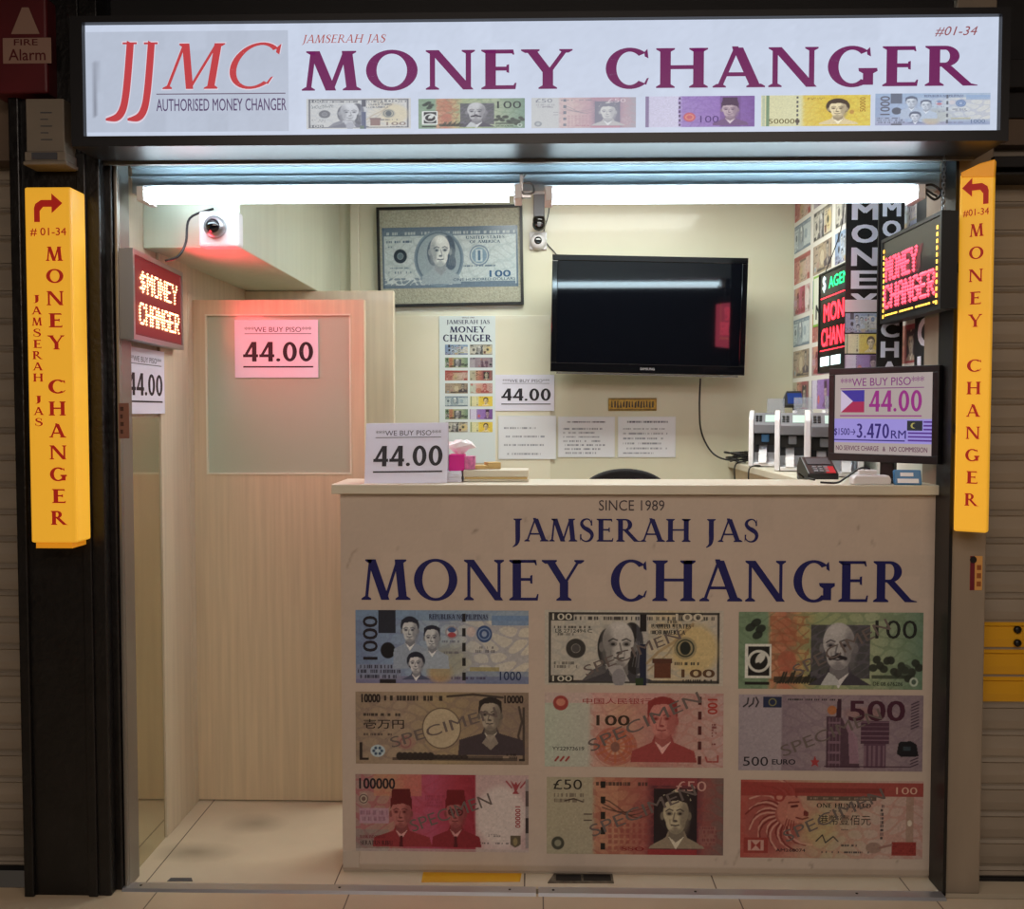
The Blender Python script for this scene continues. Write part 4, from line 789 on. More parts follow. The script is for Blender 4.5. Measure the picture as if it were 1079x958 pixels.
# right one hangs at an angle on the column
xr, zr0 = PY(1019, 560, -.17); _, zr1 = PY(1019, 180, -.17)
an = math.radians(-33); U = Vector((math.cos(an), math.sin(an), 0)); fr = frame((xr, -.19, 0), U, (0,0,1))
hw = .047
y2 = thing('yellow_box_sign', 'tall angled yellow box sign with red arrow on the beige column at right', 'sign', (xr, -.17, zr0), an)
mb = MB(); mb.prism(rect2(-hw, zr0, hw, zr1-.01), -.035, 0, fr); mb.build('housing', 'yellow_box', y2, bevel=.006)
mb = MB(); mb.prism([(-hw*.9, zr1-.02), (hw*1.0, zr1-.03), (hw*1.05, zr1+.022), (hw*.2, zr1+.016), (-hw*.95, zr1-.005)], -.028, .003, fr); mb.build('taped_top', 'yellow_edge', y2, bevel=.002)
mb = MB(); mb.box(xr-.02, xr+.03, -.150, -.101, zr0+.3, zr0+.33); mb.box(xr-.02, xr+.03, -.150, -.101, zr1-.3, zr1-.27); mb.build('bracket', 'steel', y2)
mb = MB(); zc = lambda py: PY(1019, py, -.19)[1]
vtext(mb, fr, 'MONEY CHANGER', .003, zc(533), zc(236), .040, .038, .0015, (.6,.1,.1), T=.20, t=.09)
sans(mb, fr, '#01-34', -.036, zc(228), .036, zc(220), .0015, (.6,.1,.1), .01); mb.build('lettering', 'red_vinyl', y2)
mb = MB(); arrow(mb, fr, -.040, .034, zc(216), zc(188), True); mb.build('arrow', 'red_vinyl', y2)
# ------------------------------------------------------------------ upper left: alarm panel and junction box
x0, x1, z0, z1 = RY(-6, 2, 56, 92, -.20)
al = thing('alarm_sign', 'dim dark red fire alarm sign at the top left corner', 'sign', ((x0+x1)/2, -.20, z0))
mb = MB(); mb.box(x0, x1, -.24, -.10, z0-.03, z1); mb.build('housing', 'red_dull', al, bevel=.008)
fr = front(-.24); mb = MB(); X = lambda px: PY(px, 40, -.24)[0]; Z = lambda py: PY(30, py, -.24)[1]
P = [(X(12), Z(36)), (X(42), Z(36)), (X(31), Z(8)), (X(24), Z(8))]; mb.add([fr(u, v, .0015) for u, v in P], [(0,1,2,3)])
mb.add([fr(u, v, .0012) for u, v in rect2(X(3), Z(67), X(54), Z(40))], [(0,1,2,3)])
mb.m = 1; sans(mb, fr, 'FIRE', X(15), Z(48), X(40), Z(41.5), .0025, None, .01); sans(mb, fr, 'Alarm', X(9), Z(64), X(48), Z(52), .0025, None, .01); mb.build('front_label', ['alarm_cream', 'red_dull'], al)
x0, x1, z0, z1 = RY(31, 106, 71, 176, -.24)
jb = thing('junction_box', 'grey electrical box above the left yellow sign', 'box', ((x0+x1)/2, -.24, z0))
mb = MB(); mb.box(x0, x1, -.26, -.181, z0+.04, z1); mb.box(x0-.004, x1+.004, -.265, -.181, z0+.012, z0+.04); mb.box(x0-.008, x1+.008, -.268, -.181, z0, z0+.012); mb.build('housing', 'box_grey', jb, bevel=.003)
mb = MB()
for i in range(5): mb.box(x0+.045, x0+.08-.012*(i%2), -.2615, -.26, z0+.075+.02*i, z0+.078+.02*i)
mb.build('printed_lines', 'mid_grey', jb)
mb = MB(); mb.box(x0+.02, x1-.02, -.269, -.265, z0+.016, z0+.036); mb.build('lower_window', 'mid_grey', jb)
# ------------------------------------------------------------------ counter
cx0 = PY(360, 700, 0)[0]; cx1 = XR-.014; ZT = PY(680, 511, -.03)[1]
ct = thing('service_counter', 'white money changer counter with printed front panel of nine banknotes', 'counter', ((cx0+cx1)/2, .1, 0))
mb = MB(); mb.box(cx0, cx1, .006, .22, .0, ZT-.032); mb.build('body', 'counter_body', ct, bevel=.002)
mb = MB(); mb.box(cx0-.025, cx1+.0, -.028, .25, ZT-.032, ZT); mb.build('counter_top', 'counter_top', ct, bevel=.003)
FC = front(0.0)
mb = MB(); cv = Cv(cx1-cx0, ZT-.04, 260, 160, rgb(196,182,168)); cv.noise(.012, 9)
for (a, b, w) in ((.02,1.02,.004),(.05,.12,.003),(1.3,.03,.004)): cv.line([(a,b),(a+.02,b+.05),(a+.035,b+.06)], w, rgb(140,122,106), .6)
for i in range(26): cv.ell(random.uniform(.03,1.9), random.choice([random.uniform(.02,.08), random.uniform(1.05,1.2), random.uniform(0,1.2)]), random.uniform(.002,.006), .002, rgb(110,96,84), .6, ang=random.random()*3)
cv.rect(0, 0, 3, .02, rgb(150,132,112), .4)
grid_mesh(mb, FC, cv.fin(), cx0, .012, cx1, ZT-.034, .003); mb.box(cx0, cx1, -.0028, .006, .012, ZT-.034, rgb(190,176,162)); fpn = mb.build('front_panel', 'print', ct)
mb = MB(); mb.box(cx0+.001, cx0+.055, -.006, -.003, .02, .075, rgb(190,178,164)); o = mb.build('tape_patch', 'print', ct)
NAVY = rgb(20,22,92)
def crect(a, b, c_, d_): return RY(a, b, c_, d_, 0)
for s_, bx, kw in (('JAMSERAH JAS', (540,546,799,577), {}), ('MONEY CHANGER', (381,589,966,634), {})):
    mb = MB(); x0, x1, z0, z1 = crect(*bx); serif(mb, FC, s_, x0, z0, x1, z1, .0042, NAVY, T=.19, t=.07, gap=.07, **kw); mb.build('lettering', 'print', fpn)
mb = MB(); x0, x1, z0, z1 = crect(631, 527, 700, 538); sans(mb, FC, 'SINCE 1989', x0, z0, x1, z1, .0042, rgb(70,60,66), -.012); mb.build('lettering', 'print', fpn)
SP = {'usd': (.55,.12,1.35,.14,22,'SPECIMEN'), 'aud': (.75,.15,1.35,.16,28,'SPECIMEN'), 'jpy': (.5,.22,1.5,.15,17,'SPECIMEN'), 'cny': (.62,.20,1.6,.16,25,'SPECIMEN'), 'eur': (.58,.18,1.35,.15,22,'SPECIMEN'), 'idr': (.78,.25,1.15,.16,20,'SPECIMEN'), 'gbp': (.62,.22,1.5,.16,23,'SPECIMEN'), 'hkd': (.60,.20,1.4,.15,25,'SPECIMEN')}
rows = [('php','usd','aud'),('jpy','cny','eur'),('idr','gbp','hkd')]
cols = [(375,557,375,557),(574,762,574,762),(778,972,778,972)]
yr = [[(643,720),(643,722),(645,726)],[(729,805),(730,808),(732,812)],[(816,897),(819,900),(822,904)]]
lab = {'php':'blue 1000 banknote picture with three portraits','usd':'grey 100 banknote picture with long haired portrait','aud':'green and orange 100 banknote picture','jpy':'brown 10000 banknote picture','cny':'red 100 banknote picture','eur':'purple 500 euro banknote picture','idr':'red 100000 banknote picture with two portraits','gbp':'red and cream 50 pound banknote picture','hkd':'red 100 banknote picture with lion head'}
for r_ in range(3):
    for k_ in range(3):
        kd = rows[r_][k_]; a, b = cols[k_][:2]; off = (0, 0 if r_ == 0 else 1, 2 if r_ == 2 else 1)[r_]
        x0, x1, z0, z1 = crect(a+(2 if r_ == 2 and k_ else 0), yr[r_][k_][0], b, yr[r_][k_][1])
        mb = MB(); draw_note(mb, FC, kd, x0, z0, x1, z1, .0042, nx=300, specimen=SP.get(kd)); o = mb.build('banknote_picture', 'print', fpn); o['label'] = lab[kd]
# side counter along the right wall
ZS = 1.288
xi = .992
sc_ = thing('side_counter', 'narrow white counter running along the right wall behind the monitor', 'counter', (1.15, 1.0, 0))
mb = MB(); mb.box(xi, XR-.012, .262, YB-.002, ZS-.03, ZS); mb.build('counter_top', 'counter_top', sc_, bevel=.003)
mb = MB(); mb.box(xi+.03, XR-.012, .27, .30, 0, ZS-.032); mb.box(xi+.03, XR-.012, 1.84, 1.87, 0, ZS-.032); mb.box(xi+.03, xi+.05, .30, 1.84, ZS-.14, ZS-.032); mb.build('apron', 'wood_pale', sc_, bevel=.002)
# ------------------------------------------------------------------ price cards and papers
def pricecard(name, fr, w, h, label, cat, group=None, th=.003, col=rgb(222,222,238), loc=None, parent=None, origin=None):
    mb = MB(); mb.prism(rect2(-w/2, 0, w/2, h), -th, 0, fr, col); K = rgb(24,22,34)
    sans(mb, fr, '***WE BUY PISO***', -w*.38, h*.79, w*.42, h*.88, .0006, rgb(70,66,84), .0)
    mb.add([fr(u, v, .0006) for u, v in rect2(-w*.38, h*.755, w*.42, h*.765)], [(0,1,2,3)], K)
    sans(mb, fr, '44.00', -w*.40, h*.28, w*.44, h*.62, .0006, K, .035)
    mb.add([fr(u, v, .0006) for u, v in rect2(-w*.40, h*.175, w*.44, h*.20)], [(0,1,2,3)], K)
    o = mb.build(name, 'print', None, origin=tuple(fr(0,0,0))); return tag(o, label, cat, group or 'price cards reading 44.00')
x0, x1, z0, z1 = RY(247, 337, 335, 398, YD); pricecard('price_card', sub(front(YD+.004), ((x0+x1)/2, z0)), x1-x0, z1-z0, 'pink lit price card reading 44.00 on the door glass', 'price card')
x0, x1, z0, z1 = RY(522, 395, 584, 433, YB-.013); pricecard('price_card', sub(front(YB-.016), ((x0+x1)/2, z0)), x1-x0, z1-z0, 'small white price card reading 44.00 on the back wall below the television', 'price card')
yb_, zt_ = PX(172, 371, XL+.014); _, zb_ = PX(172, 436, XL+.014); pricecard('price_card', sub(leftw(XL+.017), (yb_-.18, zb_)), .36, zt_-zb_, 'white price card on the left wall under the red LED sign', 'price card')
# counter card: two leaves leaning together
x0, x1, z0, z1 = RY(386, 446, 472, 506, .06); zb = ZT
base = Vector(((x0+x1)/2, .02, zb+.001)); fr = frame(base, (1, .02, .012), (0, .22, 1))
h_ = (z1-zb)/math.cos(.2)
pc = pricecard('price_card', fr, x1-x0, h_, 'white price card reading 44.00 standing on the left end of the counter', 'price card')
fr2 = frame(base+Vector((0, .1, 0)), (1, .02, .012), (0, -.22, 1)); mb = MB(); mb.prism(rect2(-(x1-x0)/2, 0, (x1-x0)/2, h_), -.0015, 0, fr2); mb.build('back_leaf', 'paper', pc)
def notice(px0, py0, px1, py1, Y, rows, label, head=True, name='notice', dens=.8):
    x0, x1, z0, z1 = RY(px0, py0, px1, py1, Y); w, h = x1-x0, z1-z0
    mb = MB(); cv = Cv(w, h, 130, int(130*h/w), rgb(214,220,222)); cv.rect(.004, .004, w-.004, h-.004, rgb(222,226,232))
    if head: cv.micro(w*.16, h*.84, w*.85, h*.90, rgb(60,60,80), .8, 1, .9, .006); y = .70
    else: y = .72
    for i in range(rows):
        t = y-.6*i/max(1, rows-1); cv.micro(w*(.09 if head else .1+.03*(i%2)), h*(t-.03), w*random.uniform(.6, .92), h*(t+.03), rgb(110,116,130), .7, 1, dens, .007)
    fr = front(Y); mb.box(x0, x1, Y, Y+.004, z0, z1, rgb(214,220,222)); grid_mesh(mb, fr, cv.fin(), x0+.001, z0+.001, x1-.001, z1-.001, .0006); return tag(mb.build(name, 'print'), label, 'notice', 'white notices under the television')
YN = YB-.016
notice(525, 438, 586, 484, YN, 4, 'white notice with four wide text lines directly below the small price card', head=False)
notice(588, 439, 648, 482, YB-.004, 7, 'white notice with small print, middle of the three under the television')
notice(651, 439, 712, 482, YB-.004, 6, 'white notice with small print, rightmost of the three under the television')
# hanging poster with fourteen banknotes
x0, x1, z0, z1 = RY(463, 333, 522, 488, YN); fr = front(YN)
ps = thing('wall_poster', 'tall narrow white poster of fourteen banknotes on the back wall', 'poster', ((x0+x1)/2, YN, z0))
mb = MB(); mb.box(x0, x1, YN, YN+.004, z0, z1, rgb(212,224,226)); sh = mb.build('poster_sheet', 'print', ps)
w = x1-x0; Zp = lambda py: PY(492, py, YN)[1]; Xp = lambda px: PY(px, 400, YN)[0]
mb = MB(); serif(mb, fr, 'JAMSERAH JAS', Xp(471), Zp(342.5), Xp(516), Zp(337), .001, rgb(60,66,96), T=.19, t=.09); serif(mb, fr, 'MONEY', Xp(474), Zp(350.5), Xp(512), Zp(344), .001, rgb(30,36,80), T=.22, t=.1); serif(mb, fr, 'CHANGER', Xp(467), Zp(360), Xp(519), Zp(352.5), .001, rgb(30,36,80), T=.22, t=.1)
sans(mb, fr, 'SINCE 1989', Xp(487), Zp(335.5), Xp(500), Zp(334), .001, rgb(90,90,110)); mb.build('lettering', 'print', sh)
kk = ['php','usd','aud','eur','hkd','gbp','jpy','cny','old','krw','aud','myr','usd','krw']
for i, k in enumerate(kk):
    rr, cc = divmod(i, 2); a = 469+26*cc; t = 363.2+13.6*rr; mb = MB(); draw_note(mb, fr, k, Xp(a), Zp(t+10.6), Xp(a+24), Zp(t), .001, nx=56, texts=False, fade=.05, tint=(.8,.9,.85)); mb.build('banknote_picture', 'print', sh)
# gold plaque
x0, x1, z0, z1 = RY(641, 419.5, 692, 433, YB-.008); fr = front(YB-.008)
pl = thing('gold_plaque', 'small dark gold nameplate on the back wall below the television', 'plaque', ((x0+x1)/2, YB-.004, z0))
mb = MB(); mb.box(x0, x1, YB-.008, YB, z0, z1); mb.build('plate', 'gold', pl, bevel=.002)
mb = MB(); w = x1-x0; h = z1-z0
for i in range(15): u = x0+w*(.06+.06*i); mb.add([fr(a, b, .001) for a, b in [(u, z0+h*random.uniform(.2,.35)), (u+w*.035, z0+h*.25), (u+w*random.uniform(.02,.045), z0+h*.78), (u+w*.005, z0+h*random.uniform(.6,.8))]], [(0,1,2,3)])
for a in ((.02,.06,.98,.12),(.02,.88,.98,.94)): mb.add([fr(x0+w*u, z0+h*v, .001) for u, v in rect2(*a)], [(0,1,2,3)])
mb.build('engraving', 'gold_dark', pl)
# framed banknote
TL, TR, BR, BL = PY(395, 219, YB-.02), PY(553, 216, YB-.02), PY(552, 321, YB-.02), PY(399, 324, YB-.02)
o_ = Vector((BL[0], YB-.026, BL[1])); u_ = Vector((BR[0]-BL[0], 0, BR[1]-BL[1])); v_ = Vector((-u_.z, 0, u_.x)); W = u_.length; H = (Vector((TL[0], 0, TL[1]))-Vector((BL[0], 0, BL[1]))).length
fr = frame(o_, u_, v_)
fp = thing('framed_picture', 'black framed picture of a large blue 100 banknote on the back wall', 'picture', tuple(o_))
mb = MB(); b = .014
for r in (rect2(0,0,W,b), rect2(0,H-b,W,H), rect2(0,b,b,H-b), rect2(W-b,b,W,H-b)): mb.prism(r, -.022, .006, fr)
mb.build('frame', 'black', fp); mb = MB(); mb.prism(rect2(b, b, W-b, H-b), -.018, -.004, fr); mb.build('mount', 'silver_mount', fp)
mb = MB(); draw_note(mb, fr, 'old', b+.012, H*.185, W-b-.012, H*.795, -.003, nx=260); o = mb.build('banknote_picture', 'print_gloss', fp)
# ------------------------------------------------------------------ television
YT = 1.62
TL, TR, BL, BR = PY(583, 268, YT), PY(789, 272, YT), PY(580, 391, YT), PY(783, 397, YT)
cxx = (TL[0]+TR[0]+BL[0]+BR[0])/4; czz = (TL[1]+TR[1]+BL[1]+BR[1])/4; W = TR[0]-TL[0]; H = TL[1]-BL[1]; rl = math.radians(1.3); tl = math.radians(2.5)
u_ = Vector((math.cos(rl), 0, -math.sin(rl))); v_ = Vector((math.sin(rl)*.7, -math.sin(tl), math.cos(rl)))
fr0 = frame((cxx, YT, czz), u_, v_); fr = fr0
tv = thing('television', 'wall mounted black flat screen television, switched off', 'television', (cxx, YT, czz-H/2))
mb = MB(); b = .028; q = (-W/2, -H/2, W/2, H/2)
for r in (rect2(q[0], q[1], q[2], q[1]+.045), rect2(q[0], q[3]-b, q[2], q[3]), rect2(q[0], q[1]+.045, q[0]+b, q[3]-b), rect2(q[2]-b, q[1]+.045, q[2], q[3]-b)): mb.prism(r, -.03, .004, fr)
mb.prism(rect2(q[0]+.06, q[1]+.05, q[2]-.06, q[3]-.06), -.075, -.03, fr); mb.build('bezel', 'black_gloss', tv, bevel=.003)
mb = MB(); mb.prism(rect2(q[0]+b, q[1]+.045, q[2]-b, q[3]-b), -.012, 0, fr); mb.build('screen', 'screen_off', tv)
mb = MB(); sans(mb, fr, 'SAMSUNG', -.035, q[1]+.016, .035, q[1]+.028, .005, None, .01); mb.build('lettering', 'alu_bright', tv)
mb = MB(); mb.prism(rect2(q[0]+.03, q[1]-.010, q[2]-.03, q[1]-.001), -.026, -.004, fr); mb.build('bottom_strip', 'clear_plastic', tv)
mb = MB(); mb.box(cxx-.12, cxx+.12, YB-.02, YB-.0005, czz-.12, czz+.12); mb.box(cxx-.03, cxx+.03, YT+.08, YB-.02, czz-.03, czz+.03); mb.prism(rect2(-.14, -.14, .14, .14), -.09, -.075, fr); mb.build('wall_bracket', 'dark_plastic', tv, bevel=.003)
mb = MB(); pp = []
for px, py, Y in ((738,399,YT+.05),(737,430,YT+.1),(739,455,YB-.05),(748,474,YB-.06),(760,483,YB-.1)): x, z = PY(px, py, Y); pp.append((x, Y, z))
pp.append((1.02, 1.76, ZS+.008))
mb.tube(pp, .0045, 8, smooth_path=True); tag(mb.build('power_cable', 'black'), 'black cable hanging from the television down to the side counter', 'cable')
# cable heap on the side counter
mb = MB(); rd = random.Random(4)
for j in range(6):
    c0 = Vector((1.005+rd.uniform(-.01,.04), 1.72+rd.uniform(-.06,.06), ZS+.008+.008*j)); pts = [c0+Vector((math.cos(t*.9+j)*.055*rd.uniform(.7,1.2), math.sin(t*.9+j)*.07*rd.uniform(.6,1.1), rd.uniform(0,.012))) for t in range(9)]; mb.tube(pts, .0045, 7, smooth_path=True)
tag(mb.build('cable_heap', 'black'), 'tangled heap of black cables at the far end of the side counter', 'cables')
for i, (xx, yy, l) in enumerate(((.984, 1.62, 'thin black wire hanging over the side counter edge, nearest the heap of cables'), (.984, 1.30, 'thin black wire hanging over the side counter edge beside the first counting machine'))):
    mb = MB(); mb.tube([(xx+.05, yy+.05, ZS+.006), (xx+.02, yy+.02, ZS+.008), (xx-.012, yy, ZS-.01), (xx-.014, yy-.01, ZS-.10), (xx-.01, yy, ZS-.25)], .0035, 7, smooth_path=True); tag(mb.build('loose_wire', 'black'), l, 'wire')
# ------------------------------------------------------------------ security cameras
x, z = PY(568, 237, YB-.08)
k1 = thing('security_camera', 'black round security camera on a grey bracket beside the framed banknote', 'camera', (x, YB-.08, z-.04))
mb = MB(); mb.box(x-.028, x+.028, YB-.03, YB, z+.02, z+.20); mb.box(x-.02, x+.02, YB-.10, YB-.03, z+.03, z+.05); mb.build('bracket', 'grey_plastic', k1, bevel=.003)
mb = MB(); mb.lathe([(.004,-.034),(.02,-.03),(.031,-.012),(.034,0),(.031,.014),(.022,.027),(.012,.032)], frame((x, YB-.09, z), (1,0,0), (0,-.2,1)), 24); mb.lathe([(.03,-.01),(.032,.004),(.032,.02),(.026,.026)], frame((x, YB-.085, z+.028), (1,0,0), (0,-1,.0)), 20); cb = mb.build('camera_ball', 'black_gloss', k1)
mb = MB(); mb.lathe([(.011,0),(.011,.006),(.006,.008)], frame((x, YB-.122, z-.006), (1,0,0), (0,-.2,1)), 16); mb.build('lens', 'grey_plastic', cb)
x, z = PY(567, 254, YB-.04)
k2 = thing('security_camera', 'white dome security camera on the back wall just below the black one', 'camera', (x, YB-.04, z-.04))
mb = MB(); mb.box(x-.045, x+.045, YB-.016, YB, z-.04, z+.052); mb.build('back_plate', 'white_plastic', k2, bevel=.006)
mb = MB(); mb.lathe([(.042,0),(.042,.012),(.036,.03),(.022,.042)], frame((x, YB-.016, z), (1,0,0), (0,0,1)), 24); cb = mb.build('dome', 'white_plastic', k2)
mb = MB(); mb.lathe([(.019,0),(.019,.004),(.012,.006)], frame((x, YB-.058, z), (1,0,0), (0,0,1)), 20); mb.build('lens', 'black_gloss', cb)
mb = MB(); a = PY(578, 225, YB-.01); b_ = PY(573, 250, YB-.01); c_ = PY(586, 268, YB-.01); mb.tube([(a[0]+.01,YB-.008,a[1]+.1),(a[0],YB-.008,a[1]),(b_[0],YB-.008,b_[1]),(c_[0],YB-.01,c_[1]),(c_[0]+.03,YB-.02,c_[1]-.06)], .003, 6, smooth_path=True); tag(mb.build('loose_wire', 'mid_grey'), 'thin wire running from the security cameras to the television', 'wire')
x, z = PY(231, 243, .12)
k3 = thing('security_camera', 'white square camera with a round lens on the bulkhead above the door', 'camera', (x, .12, z-.06))
mb = MB(); mb.box(x-.06, x+.075, .085, .1495, z-.06, z+.06); mb.build('housing', 'white_plastic', k3, bevel=.010)
mb = MB(); mb.lathe([(.036,0),(.036,.02),(.03,.032)], frame((x+.0, .085, z+.004), (1,0,0), (0,0,1)), 28); mb.build('lens_ring', 'steel', k3)
mb = MB(); mb.lathe([(.024,0),(.022,.008),(.012,.014)], frame((x+.0, .055, z+.004), (1,0,0), (0,0,1)), 24); mb.build('lens', 'black_gloss', k3)
mb = MB(); P = []
for px, py, Y in ((225,220,.13),(200,230,.10),(196,255,.08),(188,270,.06),(174,275,.05)): a = PY(px, py, Y); P.append((a[0], Y, a[1]))
mb.tube(P, .004, 8, smooth_path=True); tag(mb.build('loose_wire', 'black'), 'black wire looping from the bulkhead camera to the red LED sign', 'wire')
# ------------------------------------------------------------------ LED signs
def ledsign(name, A, B, z0, z1, th, label, frame_m, field_m, draw, bw=.012, cat='LED sign'):
    """panel whose visible face runs from plan point A to B (left to right as read)"""
    A = Vector((*A, 0)); B = Vector((*B, 0)); u = (B-A); W = u.length; fr = frame(A, u, (0,0,1)); H = z1-z0
    fr_ = lambda a, b, d=0: fr(a, z0+b, d)
    t = thing(name, label, cat, ((A.x+B.x)/2, (A.y+B.y)/2, z0), math.atan2(u.y, u.x))
    mb = MB(); mb.prism(rect2(.001, .001, W-.001, H-.001), -th, -.006, fr_)
    for r in (rect2(0,0,W,bw), rect2(0,H-bw,W,H), rect2(0,bw,bw,H-bw), rect2(W-bw,bw,W,H-bw)): mb.prism(r, -th*.5, .004, fr_)
    mb.build('frame', frame_m, t); mb = MB(); mb.prism(rect2(bw, bw, W-bw, H-bw), -.005, 0, fr_); dp = mb.build('display_panel', field_m, t)
    draw(dp, fr_, W, H); return t
def dl(t, fr_, W, H):
    mb = MB(); r = .0048
    dots(mb, fr_, '$MONEY', W*.14, H*.56, W*.86, H*.78, .0015, r, None, 1); dots(mb, fr_, 'CHANGER', W*.12, H*.20, W*.90, H*.42, .0015, r, None, 1)
    mb.build('lettering', 'warm_led', t); mb = MB()
    n = 34
    for i in range(n):
        for a, b in ((W*(.06+.88*i/n), H*.92), (W*(.06+.88*i/n), H*.07)): mb.add([fr_(a-.003,b,.001), fr_(a,b-.003,.001), fr_(a+.003,b,.001), fr_(a,b+.003,.001)], [(0,1,2,3)])
    mb.build('unlit_dots', 'mid_grey', t)
def at_left(px, X, ztop, zbot):
    Y, a = PX(px, ztop, X); return Y
XA, XB = -1.262, -1.30
YA = PX(139, 300, XA)[0]; YBq = PX(192, 330, XB)[0]
za, zb_ = PX(139, 262, XA)[1], PX(139, 357, XA)[1]; zc_, zd_ = PX(192, 287, XB)[1], PX(192, 369, XB)[1]
print('left led', YA, YBq, za, zb_, zc_, zd_)
ledsign('led_sign', (XA, YA), (XB, YBq), (zb_+zd_)/2, (za+zc_)/2, .04, 'red LED sign with silver frame on the left wall near the door', 'steel', 'led_red_field', dl, .016)
def dr(t, fr_, W, H):
    mb = MB()
    sans(mb, fr_, 'MONEY', W*.12, H*.50, W*.72, H*.76, .001, None, .06); sans(mb, fr_, 'CHANGER', W*.08, H*.16, W*.86, H*.42, .001, None, .06); mb.build('letter_field', 'red_dull', t)
    mb = MB(); r = .0075
    dots(mb, fr_, 'MONEY', W*.10, H*.50, W*.62, H*.74, .002, r, None, 1); dots(mb, fr_, 'CHANGER', W*.08, H*.18, W*.90, H*.42, .002, r, None, 1); mb.build('lettering', 'pink_led', t)
    mb = MB()
    for i in range(12):
        for a in (.045, .93): y = H*(.08+.84*i/12); mb.add([fr_(W*a-.006,y-.006,.002), fr_(W*a+.006,y-.006,.002), fr_(W*a+.006,y+.006,.002), fr_(W*a-.006,y+.006,.002)], [(0,1,2,3)])
    for i in range(22):
        if i%7 != 6: x = W*(.08+.84*i/22); mb.add([fr_(x,H*.08,.002), fr_(x+.017,H*.08,.002), fr_(x+.017,H*.10,.002), fr_(x,H*.10,.002)], [(0,1,2,3)])
    mb.build('border_lights', 'amber_led', t)
XQ = 1.222; Yf = PX(929, 300, XQ)[0]; Yn = PX(993, 270, XQ)[0]
z1a, z0a, z1b, z0b = PX(929,256,XQ)[1], PX(929,345,XQ)[1], PX(993,219,XQ)[1], PX(993,321,XQ)[1]
print('right led', Yf, Yn, z1a, z0a, z1b, z0b)
ZR0, ZR1 = (z0a+z0b)/2, (z1a+z1b)/2
ledsign('led_sign', (XQ, Yf), (XQ, Yn), ZR0, ZR1, .046, 'black LED sign with pink MONEY CHANGER letters hanging beside the right yellow sign', 'black', 'led_black', dr, .012)
mb = MB()
for yy in (Yn+.05,): 
    P = [(XQ+.02, yy, ZR1+.002+.012*i) for i in range(int((2.335-ZR1)/.012))]
    for i, p in enumerate(P): 
        c = Vector(p); a = Vector((1,0,0)) if i%2 else Vector((0,1,0)); mb.tube([c-a*.004-Vector((0,0,.007)), c+a*.004-Vector((0,0,.007)), c+a*.004+Vector((0,0,.007)), c-a*.004+Vector((0,0,.007)), c-a*.004-Vector((0,0,.007))], .0013, 5, caps=False)
tag(mb.build('hanging_chain', 'steel'), 'thin chain holding up the pink LED sign', 'chain')
X3 = 1.245; Ya = PX(863, 340, X3)[0]; zt1, zb1 = PX(863,290,X3)[1], PX(863,394,X3)[1]
print('open led', Ya, zt1, zb1)
def do(t, fr_, W, H):
    mb = MB(); sans(mb, fr_, '$', W*.10, H*.80, W*.18, H*.96, .002, None, .02); mb.build('dollar_symbol', 'white_led', t)
    mb = MB(); sans(mb, fr_, 'AGENT', W*.26, H*.82, W*.85, H*.93, .002, None, .02); mb.build('lettering', 'green_led', t)
    mb = MB(); sans(mb, fr_, 'MONEY', W*.14, H*.50, W*.90, H*.68, .002, None, .03); sans(mb, fr_, 'CHANGER', W*.08, H*.26, W*.95, H*.44, .002, None, .02); mb.build('lettering', 'red_led', t)
    mb = MB()
    for r in (rect2(W*.05,H*.22,W*.95,H*.228), rect2(W*.05,H*.74,W*.95,H*.748)): mb.prism(r, .0, .002, fr_)
    mb.build('divider_line', 'red_led', t); mb = MB()
    for a in (.06, .34): mb.prism(rect2(W*a, H*.07, W*(a+.22), H*.16), 0, .002, fr_)
    mb.build('light_block', 'white_led', t)
ledsign('led_sign', (X3, Ya), (X3, Ya-.56), zb1, zt1, .03, 'black LED sign with green and red letters on the right wall', 'black', 'led_black', do, .008)
mb = MB(); mb.tube([(X3+.012, Ya-.04, zt1+.001), (X3+.03, Ya-.20, zt1+.16), (X3+.03, Ya-.24, zt1+.30)], .002, 6, smooth_path=True); tag(mb.build('loose_wire', 'dark_plastic'), 'thin wire rising from the green and red LED sign', 'wire')
# ------------------------------------------------------------------ right wall poster and hanging banners
YW1 = YB-.012
wp = thing('wall_poster', 'large white poster of banknote pictures covering the right wall', 'poster', (XR-.004, 1.0, .9))
mb = MB(); mb.box(XR-.006, XR-.001, .12, YW1, 1.30, 2.71, rgb(222,222,214)); sh = mb.build('poster_sheet', 'print', wp)
fr = rightw(XR-.006); ks = ['jpy','usd','php','old','cny','gbp','aud','hkd','idr','eur','jpy','myr','cny','krw','gbp','usd']; ki = 0
colk = [['hkd','old','hkd','idr','old','jpy','gbp','hkd','cny'],['eur','usd','jpy','php','hkd','idr','myr','cny','old']]
for cidx in range(5):
    for rix in range(8):
        ya_ = 1.872-.345*cidx; zz_ = 2.478-.157*rix+.155; k = colk[cidx][rix] if cidx < 2 else ks[ki%16]; ki += 1
        if cidx == 2 and rix > 6: continue
        mb = MB(); draw_note(mb, fr, k, -ya_, zz_-.135, -(ya_-.295), zz_, .001, nx=60, texts=False, fade=.12, tint=(.95,.95,.92)); mb.build('banknote_picture', 'print', sh)
y0, zt2 = PX(857, 297, XR-.012); _, zb2 = PX(857, 345, XR-.012)
fr = rightw(XR-.011); mb = MB(); mb.prism(rect2(-y0, zb2, -y0+.62, zt2+.02), -.002, 0, fr, rgb(140,190,80)); mb.prism(rect2(-y0+.012, zb2+.01, -y0+.608, zt2+.01), 0, .001, fr, rgb(216,222,206)); sans(mb, fr, 'MONEY', -y0+.05, zb2+.03, -y0+.5, zb2+.10, .002, rgb(30,40,40), .03)
tag(mb.build('green_border_sign', 'print'), 'white sheet with a green border behind the green and red LED sign', 'sign')
